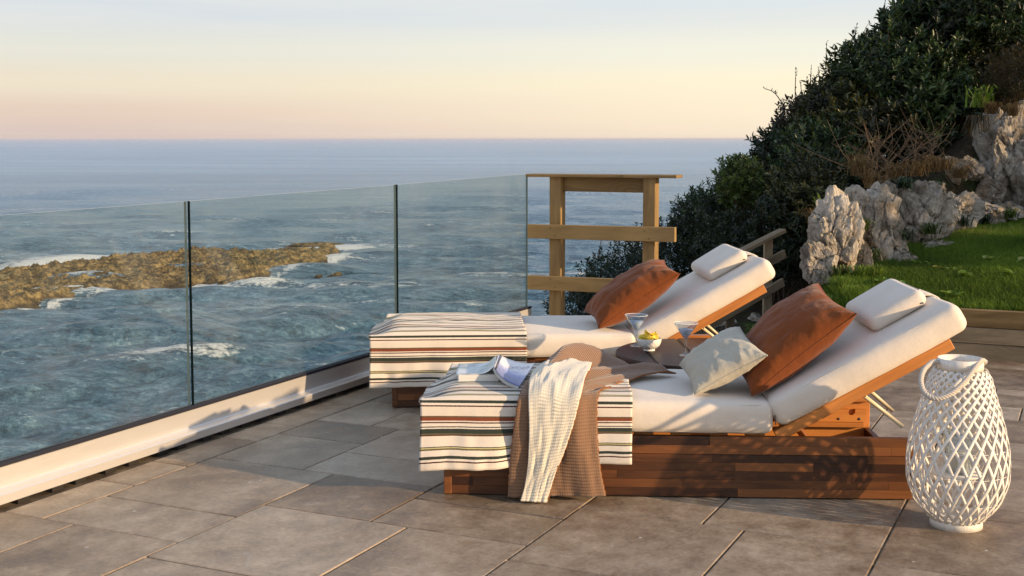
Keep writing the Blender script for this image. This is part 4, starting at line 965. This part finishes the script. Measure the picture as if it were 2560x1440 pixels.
# ================================================================== cushions
def pillow(name, label, root, nb, nt, ft, fb_, thick, m, seed, cat='cushion', group=None, slit=False):
    """corners in lounger coordinates: near-bottom, near-top, far-top, far-bottom"""
    nb, nt, ft, fb_ = (np.array(q, float) for q in (nb, nt, ft, fb_)); c = (nb + nt + ft + fb_) / 4
    n = 56; u = np.linspace(-1, 1, n); U, V = np.meshgrid(u, u, indexing='ij')
    Ue, Ve = np.sign(U) * np.abs(U) ** .8, np.sign(V) * np.abs(V) ** .8
    a, b = (Ue + 1) / 2, (Ve + 1) / 2
    base = ((1 - a) * (1 - b))[..., None] * nb + (a * (1 - b))[..., None] * nt + (a * b)[..., None] * ft + ((1 - a) * b)[..., None] * fb_
    ctr = c; pin = .055 * ((1 - Ue ** 2) * (np.abs(Ve) ** 4) + (1 - Ve ** 2) * (np.abs(Ue) ** 4)); base = base + (ctr - base) * pin[..., None] * 1.6
    nrm = np.cross(nt - nb, fb_ - nb); nrm /= np.linalg.norm(nrm)
    prof = (np.clip(1 - Ue ** 2, 0, 1) ** .46) * (np.clip(1 - Ve ** 2, 0, 1) ** .46)
    q = np.stack([Ue * 1.6 + seed, Ve * 1.6, 0 * U], -1)
    wr = .10 * fbm(q, 3) * prof
    edge = np.maximum(np.abs(Ue), np.abs(Ve)); cq = np.where(np.abs(Ue) > np.abs(Ve), Ve, Ue); crease = fbm(np.stack([cq * 4.5 + seed * 3, edge * .8 + np.sign(Ue + Ve), 0 * U], -1), 3) * 1.5 * sstep(.35, .85, edge) * sstep(1.0, .9, edge)
    top = base + nrm * (thick / 2 * (prof + wr) + .010 * crease + .020 * (ridged(q * 1.5 + 3, 3) - .5) * prof)[..., None]
    bot = base - nrm * (thick / 2 * (prof + .06 * fbm(q + 7, 3) * prof) + .004 * crease)[..., None]
    F = grid_faces(n, n); Vv = np.concatenate([top.reshape(-1, 3), bot.reshape(-1, 3)]); Fc = np.concatenate([F, F[:, ::-1] + n * n])
    bm = bmesh.new(); vv = [bm.verts.new(p) for p in Vv - c]
    for f in Fc: bm.faces.new([vv[i] for i in f])
    bmesh.ops.remove_doubles(bm, verts=bm.verts, dist=5e-4); bmesh.ops.recalc_face_normals(bm, faces=bm.faces)
    t = thing(name, label, cat, (0, 0, 0), 0, group); M_ = Matrix.Translation(root.location) @ root.rotation_euler.to_matrix().to_4x4() @ Matrix.Translation(c)
    t.matrix_world = M_
    bm_obj('cover', bm, m, t)
    ring = np.concatenate([base[:, 0], base[-1, 1:], base[-2::-1, -1], base[0, -2:0:-1]]) - c
    tube('seam', ring, .0022, m, t, 5, True)
    if slit:
        pth = np.array([base[int(n * .15) + i, 0] for i in range(0, int(n * .45), 2)]) - c
    return t
pillow('throw_cushion', 'large rust orange cushion leaning on the near lounger backrest', LN, (1.205, .05, .395), (1.605, .05, .722), (1.545, .50, .790), (1.165, .50, .44), .20, RUST, 2.0, group='rust orange cushions')
pillow('throw_cushion', 'large rust orange cushion leaning on the far lounger backrest', LF, (1.085, .05, .40), (1.515, .05, .690), (1.50, .44, .725), (1.05, .44, .44), .20, RUST, 9.0, group='rust orange cushions')
pillow('throw_cushion', 'small grey linen cushion in front of the orange one on the near lounger', LN, (.985, .07, .395), (1.265, .06, .555), (1.205, .42, .612), (.955, .42, .45), .135, GREYLIN, 5.0)
# ================================================================== round side table
TC = np.array([.93, 5.965]); TR, TZ = .425, .365
tbl = thing('round_side_table', 'low round dark wooden table between the two loungers', 'table', (TC[0], TC[1], 0), R(2))
cuts = [-TR, -.272, -.062, .150, .30, TR]
for x0, x1 in zip(cuts[:-1], cuts[1:]):
    xs = np.linspace(x0 + .0018, x1 - .0018, 14); up = [(x, math.sqrt(max(TR * TR - x * x, 0))) for x in xs]
    outl = up + [(x, -y) for x, y in reversed(up)]
    clean = []
    for q in outl:
        if not clean or math.hypot(q[0] - clean[-1][0], q[1] - clean[-1][1]) > 1e-3: clean.append(q)
    if math.hypot(clean[0][0] - clean[-1][0], clean[0][1] - clean[-1][1]) < 1e-3: clean.pop()
    bm = bmesh.new(); vs1 = [bm.verts.new((x, y, TZ)) for x, y in clean]; f = bm.faces.new(vs1); bmesh.ops.recalc_face_normals(bm, faces=[f])
    e = bmesh.ops.extrude_face_region(bm, geom=[f]); bmesh.ops.translate(bm, vec=(0, 0, -.045), verts=[g for g in e['geom'] if isinstance(g, bmesh.types.BMVert)])
    bmesh.ops.recalc_face_normals(bm, faces=bm.faces)
    ed = [e_ for e_ in bm.edges if abs(e_.verts[0].co.z - e_.verts[1].co.z) < 1e-6]
    bmesh.ops.bevel(bm, geom=ed, offset=.006, segments=3, affect='EDGES')
    o = bm_obj('table_plank', bm, TABLEWOOD, tbl, False)
    bmv = o.data
    for v_ in bmv.vertices: v_.co = (v_.co.y, -v_.co.x, v_.co.z)
    o.rotation_euler = (0, 0, R(90))
for i in range(4):
    a_ = R(45 + 90 * i); beam('leg', (.26 * math.cos(a_), .26 * math.sin(a_), 0.0), (.22 * math.cos(a_), .22 * math.sin(a_), TZ - .045), .05, .05, TABLEWOOD, tbl, .004)
V, F = lathe_geo([(.30, TZ - .05), (.30, TZ - .11), (.285, TZ - .11), (.285, TZ - .05)], 40); add('apron', V, F, TABLEWOOD, tbl, True)

# ================================================================== cocktail glasses
GLASS = glass_sheet('clear_drinking_glass', (.88, .91, .94), 0.0, .12, 1.0)
DRINK = bpy.data.materials.new('sky_lit_cocktail'); DRINK.use_nodes = True; dt = DRINK.node_tree; dt.nodes.clear()
d_o = dt.nodes.new('ShaderNodeOutputMaterial'); d_m = dt.nodes.new('ShaderNodeMixShader'); d_t = dt.nodes.new('ShaderNodeBsdfTransparent'); d_d = dt.nodes.new('ShaderNodeBsdfDiffuse'); d_d.inputs[0].default_value = (.62, .74, .92, 1)
d_m.inputs[0].default_value = .6; dt.links.new(d_t.outputs[0], d_m.inputs[1]); dt.links.new(d_d.outputs[0], d_m.inputs[2]); dt.links.new(d_m.outputs[0], d_o.inputs[0])  # pale blue diffuse paints in the sky refracted by the drink
k = Mat('green_olive', (.24, .19, .018), .3, .5); k.plug(k.ramp(k.noise(k.coord(), 40, 3), [(.3, (.15, .135, .012)), (.7, (.34, .25, .03))]), 'Base Color'); OLIVE = k.m
RIM_GLINT = Mat('painted_rim_glint', (.72, .76, .80), .08, .8).m  # whitish ring stands in for the highlight along the glass edge
def martini(label, x, y):
    t = thing('cocktail_glass', label, 'cocktail glass', (x, y, TZ), 0, 'cocktail glasses on the table')
    outer = [(0, .0005), (.028, .0005), (.0305, .002), (.029, .0045), (.014, .0085), (.0065, .014), (.0052, .022), (.0048, .045), (.0058, .066), (.0085, .080), (.014, .0900), (.057, .1565), (.0578, .1575)]
    inner = [(.0570, .1578), (.0555, .1555), (.013, .0920), (.006, .0865), (0, .0855)]
    V, F = lathe_geo(outer + inner, 48); add('bowl_and_stem', V, F, GLASS, t, True)
    V, F = lathe_geo([(0, .0850), (.0065, .0862), (.0138, .0924), (.0372, .1275), (0, .1275)], 48); dr = add('drink', V, F, DRINK, t, True)
    an_ = np.linspace(0, 2 * np.pi, 48, endpoint=False); tube('rim_glint', np.stack([.0574 * np.cos(an_), .0574 * np.sin(an_), 0 * an_ + .1578], -1), .0011, RIM_GLINT, t, 6, True)
    bm = bmesh.new(); bmesh.ops.create_uvsphere(bm, u_segments=20, v_segments=12, radius=1); bmesh.ops.scale(bm, vec=(.0145, .0105, .0105), verts=bm.verts)
    bm_obj('olive', bm, OLIVE, t, True, (.001, -.002, .1085), (0, R(4), R(12)))
    return t
martini('cocktail glass with an olive behind the bowl of crisps', .620, 6.130)
martini('cocktail glass with an olive standing alone right of the bowl', .829, 5.860)

# ================================================================== bowl of crisps
k = Mat('white_glazed_ceramic', (.74, .73, .71), .18, .5); CER = k.m
bw = thing('ceramic_bowl', 'small white bowl with embossed diamond pattern holding crisps', 'bowl', (.672, 6.012, TZ), 0)
zz = np.linspace(0, 1, 40); prof = []
prof_o = smooth_path(np.array([(.0, 0, .001), (.026, 0, .0), (.028, 0, .003), (.027, 0, .008), (.035, 0, .012), (.050, 0, .026), (.0575, 0, .044), (.060, 0, .060)]), 60)[:, [0, 2]]
prof_i = smooth_path(np.array([(.0585, 0, .0605), (.0555, 0, .044), (.047, 0, .028), (.030, 0, .016), (0, 0, .014)]), 24)[:, [0, 2]]
pr_ = np.concatenate([prof_o, prof_i]); n = 96; ang = np.linspace(0, 2 * np.pi, n, endpoint=False)
Rr = np.repeat(pr_[:, :1], n, 1); Zz = np.repeat(pr_[:, 1:], n, 1); An = np.broadcast_to(ang, Rr.shape); no = len(prof_o)
dia = np.abs(np.sin((An * 14 + Zz * 330) / 2)) * np.abs(np.sin((An * 14 - Zz * 330) / 2)); msk = np.zeros_like(Rr); msk[:no] = sstep(.012, .018, Zz[:no]) * sstep(.058, .052, Zz[:no])
Rr = Rr + .0016 * dia * msk
sheet('bowl', np.stack([Rr * np.cos(An), Rr * np.sin(An), Zz], -1), CER, bw, False, True)
k = Mat('potato_crisp', (.62, .44, .05), .55, .35); k.plug(k.ramp(k.noise(k.coord((1, 1, 1), rnd=9), 60, 4), [(.3, (.66, .43, .03)), (.6, (.85, .66, .09)), (.8, (.88, .76, .20))]), 'Base Color'); k.bump(k.noise(k.coord((1, 1, 1), rnd=9), 110, 2), .4, .002); CRISP = k.m
rc = np.random.RandomState(4)
def crisp_mesh(seed):
    r_ = np.random.RandomState(seed); nr_, na = 6, 22; rad = np.linspace(0, 1, nr_); an = np.linspace(0, 2 * np.pi, na, endpoint=False); Rg, Ag = np.meshgrid(rad, an, indexing='ij')
    x = Rg * np.cos(Ag) * .021 * (1 + .10 * np.sin(3 * Ag + seed)); y = Rg * np.sin(Ag) * .016 * (1 + .12 * np.cos(2 * Ag + seed)); z = .28 * (x * x - y * y) / .012 + .0016 * np.sin(x * 420)
    P = np.stack([x, y, z], -1); F = grid_faces(nr_, na, False, True); return mesh('potato_crisp', P.reshape(-1, 3), F, CRISP, True)
cms = [crisp_mesh(i) for i in range(4)]
pos = [(-.034, -.012, .060), (-.020, .012, .064), (-.006, -.022, .062), (.012, .008, .066), (.030, -.012, .060), (.034, .014, .060), (-.028, .028, .058), (.004, .030, .060), (-.014, -.002, .074), (.010, -.012, .078), (.022, .006, .074), (-.002, .012, .082), (-.026, .0, .070), (.034, 0, .066), (.0, -.034, .060), (-.018, -.030, .058), (.02, -.03, .060)]
for i, (x, y, z) in enumerate(pos):
    o = link('potato_crisp', cms[i % 4], None, (.672 + x, 6.012 + y, TZ + z), (rc.uniform(.5, 1.3) * (1 if i % 2 else -1), rc.uniform(-.7, .7), rc.uniform(0, 6)))
    md = o.modifiers.new('thick', 'SOLIDIFY'); md.thickness = .0016
    tag(o, 'curled yellow potato crisp heaped in the white bowl', 'crisp', 'crisps in the bowl')

# ================================================================== book
bk = thing('open_book', 'thick softcover book lying open face down on the near striped towel', 'book', (0, 0, 0)); bk.matrix_world = Matrix.Translation(LN.location) @ LN.rotation_euler.to_matrix().to_4x4() @ Matrix.Translation((0.03, .20, .410))
PAPER = Mat('book_paper', (.70, .69, .66), .8, .2); PAPER.plug(PAPER.ramp(PAPER.noise(PAPER.coord((1, 1, 300)), 3, 2), [(.3, (.55, .55, .52)), (.7, (.76, .75, .72))]), 'Base Color'); PAPER = PAPER.m
k = Mat('pale_cover_print', (.5, .55, .6), .3, .4); k.plug(k.ramp(k.noise(k.coord((1, 1, 1)), 14, 5), [(.35, (.25, .31, .35)), (.5, (.47, .53, .56)), (.65, (.70, .74, .78))]), 'Base Color'); COV1 = k.m
k = Mat('glossy_sea_cover', rough=.22, spec=.5); tc = k.n.new('ShaderNodeTexCoord'); sx = k.n.new('ShaderNodeSeparateXYZ'); k.l.new(tc.outputs['UV'], sx.inputs[0])
uv3 = k.coord((3, 3, 3), 'UV'); nn = k.noise(uv3, 1.2, 5, .6, 1.5); nn2 = k.noise(uv3, 2.2, 5, .6, 2.0)
vv = k.math('ADD', sx.outputs['Y'], k.math('MULTIPLY', k.math('SUBTRACT', nn, .5), .5))
col = k.ramp(vv, [(.15, (.17, .19, .36)), (.36, (.30, .33, .58)), (.46, (.50, .50, .68)), (.56, (.78, .75, .78)), (.9, (.83, .79, .80))])
col = k.mix(k.rng(nn2, .60, .68, 0, .8), col, (.10, .11, .22)); col = k.mix(k.rng(k.noise(uv3, 3.1, 3), .66, .70, 0, .7), col, (.55, .45, .25))
col = k.mix(k.rng(sx.outputs['X'], .17, .165), col, (.022, .022, .045)); col = k.mix(k.rng(sx.outputs['X'], .06, .055), col, (.55, .57, .66))
k.plug(col, 'Base Color'); COV2 = k.m
pb = box('page_block', .165, .215, .027, PAPER, (.085, .12, .0155), (0, 0, R(4)), bk, .0012)
box('lower_cover', .170, .222, .0016, COV1, (.083, .12, .0006), (0, 0, R(4)), bk, 0)
uu = np.linspace(0, 1, 30); vv_ = np.linspace(0, 1, 16)
# left cover face lying on the block, lifting towards the spine
cl = smooth_path(np.array([(-.002, 0, .0305), (.05, 0, .0305), (.095, 0, .0325), (.125, 0, .040), (.148, 0, .058), (.158, 0, .066)]), 30)
P = np.array([[(q[0] - .006 * v_, .012 + .220 * v_, q[2] + .004 * v_) for v_ in vv_] for q in cl]); o = sheet('left_cover', P, COV1, bk); o.modifiers.new('t', 'SOLIDIFY').thickness = .0012
cr_ = smooth_path(np.array([(.158, 0, .066), (.168, 0, .052), (.186, 0, .034), (.212, 0, .018), (.245, 0, .006), (.262, 0, .003)]), 30)
def right_leaf(off, name, m, w=1.0):
    Pn = np.zeros((30, 16, 3))
    for i, q in enumerate(cr_):
        for j, v_ in enumerate(vv_):
            t_ = i / 29; Pn[i, j] = (q[0] + .055 * v_ * t_ + off * .5, -.055 + .285 * v_ + .055 * (1 - t_) - .04 * t_, q[2] + off + .045 * v_ * t_)
    # UV: x across the spine band -> cover, y up the page
    U_, V_ = np.meshgrid(uu, vv_, indexing='ij'); o = sheet(name, Pn, m, bk, uv=np.stack([U_, V_], -1)); o.modifiers.new('t', 'SOLIDIFY').thickness = .0012; return o
PAGES = []
for j in range(5): right_leaf(-.0030 - .0022 * j, 'loose_page', PAPER)
rc_ = right_leaf(0, 'right_cover', COV2)
def leaf_pt(u, v):
    i = min(28.999, u * 29); a_ = int(i); f_ = i - a_; q = cr_[a_] * (1 - f_) + cr_[a_ + 1] * f_; return np.array([q[0] + .055 * v * u, -.055 + .285 * v + .055 * (1 - u) - .04 * u, q[2] + .0012 + .045 * v * u])
SCR = Mat('grey_script', (.42, .40, .44), .6, .2).m; segs = []
for k_, (u0_, v0_, sc_) in enumerate(((.52, .60, 1.0), (.60, .66, .8), (.68, .70, 1.1), (.78, .74, .8), (.86, .80, .9))):
    th2 = np.linspace(0, 2 * np.pi * (.9 if k_ % 2 else 1.15), 26); pth = [leaf_pt(u0_ + .035 * sc_ * math.cos(a_) + .02 * math.sin(2 * a_), v0_ + .055 * sc_ * math.sin(a_)) for a_ in th2]; segs.append(tube_geo(pth, .0007, 4))
V, F = join_geo(segs); add('script_lettering', V, F, SCR, rc_)
GOLD = Mat('gold_print', (.6, .42, .12), .3, .5, Metallic=.6).m
V, F = join_geo([tube_geo([leaf_pt(.125, .20), leaf_pt(.125, .235)], .0022, 5), tube_geo([leaf_pt(.125, .28), leaf_pt(.125, .40)], .0008, 5)]); add('spine_print', V, F, GOLD, rc_)

# ================================================================== knitted throw
def knit(name, c1, c2, sc_=1.0):
    k = Mat(name, rough=.95, spec=.1); k.set('Sheen Weight', .35); tc = k.n.new('ShaderNodeTexCoord'); sx = k.n.new('ShaderNodeSeparateXYZ'); k.l.new(tc.outputs['UV'], sx.inputs[0])
    rib = k.math('SINE', k.math('MULTIPLY', k.math('ADD', sx.outputs['Y'], k.math('MULTIPLY', k.noise(k.coord((6, 6, 6), 'UV'), 1, 3), .012)), 6.283 / .0125))
    col_ = k.math('SINE', k.math('MULTIPLY', sx.outputs['X'], 6.283 / .0085)); fz = k.noise(k.coord(), 500, 2)
    hh = k.math('ADD', k.math('MULTIPLY', rib, .6), k.math('ADD', k.math('MULTIPLY', col_, .10), k.math('MULTIPLY', fz, .5)))
    k.plug(k.ramp(k.rng(k.math('ADD', k.math('MULTIPLY', rib, .05), k.math('ADD', fz, k.math('MULTIPLY', col_, .02))), .2, .8), [(0, c1), (1, c2)]), 'Base Color'); k.bump(hh, .6, .003); return k.m
TAN = knit('tan_knit', (.15, .083, .048), (.275, .165, .102)); IVORY = knit('ivory_knit', (.52, .48, .39), (.74, .70, .60)); STITCH = Mat('rust_stitching', (.24, .09, .03), .9, .1).m
thw = thing('knitted_throw', 'tan and ivory double faced knitted throw draped over the near lounger to the floor', 'throw', (0, 0, 0)); thw.matrix_world = LN.matrix_world.copy() if False else Matrix.Translation(LN.location) @ LN.rotation_euler.to_matrix().to_4x4()
def drape(name, left, right, m, hump, seed, ripple=.006, n=(110, 60), thick=.007, edge_tube=None, off=0.0, sagw=0.0, hw=lambda a: np.sin(np.pi * np.clip(a, 0, 1)) ** .8):
    L_ = smooth_path(np.array(left), n[0]); R_ = smooth_path(np.array(right), n[0]); a_ = np.linspace(0, 1, n[1]); P = L_[:, None] * (1 - a_)[None, :, None] + R_[:, None] * a_[None, :, None]
    v_ = np.linspace(0, 1, n[0]); hp = np.interp(v_, *hump); Vg, Ag = np.meshgrid(v_, a_, indexing='ij')
    P[..., 2] += hp[:, None] * hw(a_)[None, :] * (1 + .35 * fbm(np.stack([Vg * 5 + seed, Ag * 3, 0 * Vg], -1), 3))
    hang = sstep(.46, .62, Vg); wav = np.sin(Ag * 9.0 + seed + 1.2 * np.sin(Vg * 4)) * .6 + fbm(np.stack([Ag * 4 + seed, Vg * 2, 0 * Vg], -1), 3)
    P[..., 1] -= hang * (sagw + ripple * 2.6 * wav + .006 * fbm(np.stack([Ag * 9 + seed, Vg * 9, 0 * Vg], -1), 3)) + off; P[..., 2] += (1 - hang) * (ripple * 1.2 * wav + ripple * 1.4 * np.sin(Ag * 17 + 2.5 * Vg * 6 + seed) * sstep(0, .2, Ag) + .016 * np.clip(ridged(np.stack([Ag * 3.2 + seed, Vg * 4 + Ag * 2, 0 * Vg], -1), 3) - .6, 0, 1) * 2 + off * 1.0)
    al = np.concatenate([[0], np.cumsum(np.linalg.norm(np.diff((L_ + R_) / 2, axis=0), axis=1))]); wd = np.linalg.norm(R_ - L_, axis=1).mean()
    uv = np.stack([Ag * wd, np.broadcast_to(al[:, None], Vg.shape)], -1)
    o = sheet(name, P, m, thw, uv=uv); md = o.modifiers.new('thick', 'SOLIDIFY'); md.thickness = thick; md.offset = 0
    if edge_tube:
        for j in edge_tube:
            q = P[:, j]; q = q + .0015 * np.stack([np.sin(np.arange(n[0]) * 1.9), np.cos(np.arange(n[0]) * 1.7), 0 * np.arange(n[0])], -1); tube('edge_stitching', q, .0032, STITCH, thw, 5)
    return P
# far end on the mattress -> over the front edge -> floor
drape('tan_side', [(.575, .665, .418), (.50, .545, .424), (.43, .40, .426), (.365, .20, .424), (.318, .06, .417), (.296, -.035, .385), (.276, -.062, .25), (.262, -.068, .12), (.258, -.075, .016)],
      [(.945, .47, .406), (.88, .41, .410), (.78, .33, .416), (.69, .20, .420), (.630, .075, .420), (.600, -.035, .392), (.600, -.062, .25), (.613, -.070, .12), (.632, -.080, .028)], TAN,
      ([0, .12, .3, .45, .55, 1], [.05, .085, .075, .035, .008, 0]), 1.0, .007, edge_tube=[-1, 0], hw=lambda a: np.exp(-((a - .16) / .22) ** 2))
drape('ivory_fold', [(.395, .36, .470), (.375, .26, .474), (.352, .16, .470), (.338, .06, .452), (.334, -.05, .405), (.338, -.088, .28), (.334, -.094, .16), (.322, -.100, .07), (.306, -.112, .012)],
      [(.585, .30, .472), (.58, .22, .478), (.572, .13, .474), (.556, .05, .458), (.535, -.06, .405), (.505, -.090, .30), (.468, -.097, .19), (.432, -.102, .10), (.408, -.115, .008)], IVORY,
      ([0, .3, .5, 1], [.012, .012, .004, 0]), 4.0, .0010, (90, 40), .007, [-1], 0.0)
# ================================================================== woven lantern
LC = np.array([1.612, 4.405])
k = Mat('white_painted_bamboo', (.74, .71, .66), .55, .3); k.plug(k.ramp(k.noise(k.coord((40, 40, 6)), 3, 3), [(.3, (.66, .62, .56)), (.7, (.80, .77, .72))]), 'Base Color'); k.bump(k.noise(k.coord((200, 200, 20)), 2, 2), .2, .001); BAM = k.m
lan = thing('woven_lantern', 'white egg shaped lantern of woven bamboo strips with rope handle', 'lantern', (LC[0], LC[1], 0), R(10))
pz = np.array([(.030, .089), (.048, .112), (.069, .131), (.118, .159), (.168, .175), (.242, .1785), (.316, .170), (.414, .145), (.488, .121), (.540, .108), (.562, .098), (.574, .082)])
zf = np.linspace(.030, .574, 90); rf = np.interp(zf, pz[:, 0], pz[:, 1]); kern = np.ones(7) / 7; rf = np.convolve(np.pad(rf, 3, 'edge'), kern, 'valid')
dth = np.interp(zf, [.03, .12, .25, .40, .50, .574], [4.6, 2.7, 2.5, 4.2, 8.0, 10.0]); tht = np.concatenate([[0], np.cumsum(dth[:-1] * np.diff(zf))])
NS = 24
def strip(sign):
    P = []
    for i in range(len(zf)):
        w_ = .0057; wv_ = .0012 * math.cos(math.pi * tht[i] / (math.pi / NS)) * sign; r_ = rf[i] + wv_ + (.0006 * sign)
        j0, j1 = max(i - 1, 0), min(i + 1, len(zf) - 1); T_ = np.array([rf[i] * (tht[j1] - tht[j0]) * sign, zf[j1] - zf[j0]]); T_ /= np.linalg.norm(T_); nx, nz = T_[1], -T_[0]
        row = []
        for s_ in (-1, 1): th_ = sign * tht[i] + s_ * w_ * nx / rf[i]; z_ = np.clip(zf[i] + s_ * w_ * nz, .022, .580); row.append((r_ * math.cos(th_), r_ * math.sin(th_), z_))
        P.append(row)
    P = np.array(P); me = mesh('woven_strip', P.reshape(-1, 3), grid_faces(len(zf), 2), BAM, True); return me
for sg in (-1, 1):
    me = strip(sg)
    for i in range(NS):
        o = link('woven_strip', me, lan, (0, 0, 0), (0, 0, 2 * math.pi * (i + (.5 if sg > 0 else 0)) / NS)); md = o.modifiers.new('thick', 'SOLIDIFY'); md.thickness = .0016
V, F = lathe_geo([(.079, .572), (.079, .614), (.0765, .6145), (.0765, .572)], 56); add('collar', V, np.vstack([F, grid_faces(4, 56, True, True)[-56:]]), BAM, lan, True)
V, F = lathe_geo([(.0, .012), (.087, .012), (.089, .010), (.089, .0), (.092, .0), (.092, .030), (.090, .032), (.085, .032), (.085, .014), (0, .014)], 56); add('base_ring', V, F, BAM, lan, True)
for z_ in (.105, .21, .30):
    r_ = float(np.interp(z_, zf, rf)) - .002; an = np.linspace(0, 2 * np.pi, 64, endpoint=False); tube('hoop_wire', np.stack([r_ * np.cos(an), r_ * np.sin(an), 0 * an + z_], -1), .0013, BAM, lan, 5, True)
for i in range(4):
    an = R(20 + 90 * i); tube('inner_stay', np.stack([(rf - .004) * math.cos(an), (rf - .004) * math.sin(an), zf], -1)[::4], .002, BAM, lan, 5)
V, F = lathe_geo([(0, .190), (.086, .190), (.088, .193), (.086, .196), (0, .196)], 40); add('candle_plate', V, F, BAM, lan, True)
V, F = lathe_geo([(.0, .1965), (.050, .1965), (.050, .345), (.0475, .345), (.0475, .1995), (0, .1995)], 40); add('glass_cylinder', V, F, GLASS, lan, True)
V, F = lathe_geo([(0, .2), (.034, .2), (.034, .268), (.030, .272), (0, .270)], 32); add('candle', V, F, Mat('ivory_wax', (.78, .72, .60), .5, .3, Subsurface_Weight=.15).m, lan, True)
# rope handle, three twisted strands
k = Mat('cotton_rope', (.50, .46, .41), .9, .1); k.bump(k.noise(k.coord((1, 1, 1)), 260, 2), .5, .0015); ROPE = k.m
rc0 = Matrix.Rotation(-R(10), 3, 'Z')
hp_ = [(-.079, .0, .600), (-.102, -.012, .600), (-.130, -.052, .578), (-.137, -.092, .545), (-.120, -.130, .512), (-.080, -.152, .498), (-.030, -.150, .515), (.015, -.128, .552), (.050, -.092, .592), (.072, -.052, .612), (.084, -.012, .604), (.081, .0, .596)]
hp_ = smooth_path(np.array([tuple(rc0 @ Vector((q[0] + .37 * q[1], q[1], q[2]))) for q in hp_]), 150); T_, N_, Bq = frames(hp_); ll_ = np.concatenate([[0], np.cumsum(np.linalg.norm(np.diff(hp_, axis=0), axis=1))])
hn = thing('x', '', ''); bpy.data.objects.remove(hn)
V, F = tube_geo(hp_, .0035, 6); rope = add('rope_handle', V, F, ROPE, lan, True)
for s_ in range(3):
    ph_ = ll_ / .030 * 2 * np.pi + s_ * 2.0944; tube('rope_strand', hp_ + .0048 * (np.cos(ph_)[:, None] * N_ + np.sin(ph_)[:, None] * Bq), .0052, ROPE, rope, 7)
CLIP = Mat('steel_clip', (.55, .56, .58), .3, .5, Metallic=1.0).m
for sx_ in (-1, 1): q = rc0 @ Vector((sx_ * .086, -.002, .601)); box('rope_clip', .018, .014, .016, CLIP, q, (0, R(20) * sx_, 0), lan, .002)

# ================================================================== sea haze
hzm = bpy.data.materials.new('sea_haze'); hzm.use_nodes = True; ht = hzm.node_tree; ht.nodes.clear()
h_o = ht.nodes.new('ShaderNodeOutputMaterial'); h_v = ht.nodes.new('ShaderNodeVolumePrincipled'); h_v.inputs['Color'].default_value = (.80, .80, .88, 1); h_v.inputs['Density'].default_value = 3.5e-5
h_v.inputs['Anisotropy'].default_value = 0.0; ht.links.new(h_v.outputs[0], h_o.inputs['Volume'])
hz = box('haze', 160000, 96000, 30, hzm, (0, 95900 - 48000, -5), (0, 0, 0), None, 0); tag(hz, 'thin sea haze fading the far water towards the horizon', 'haze', None, 'stuff')
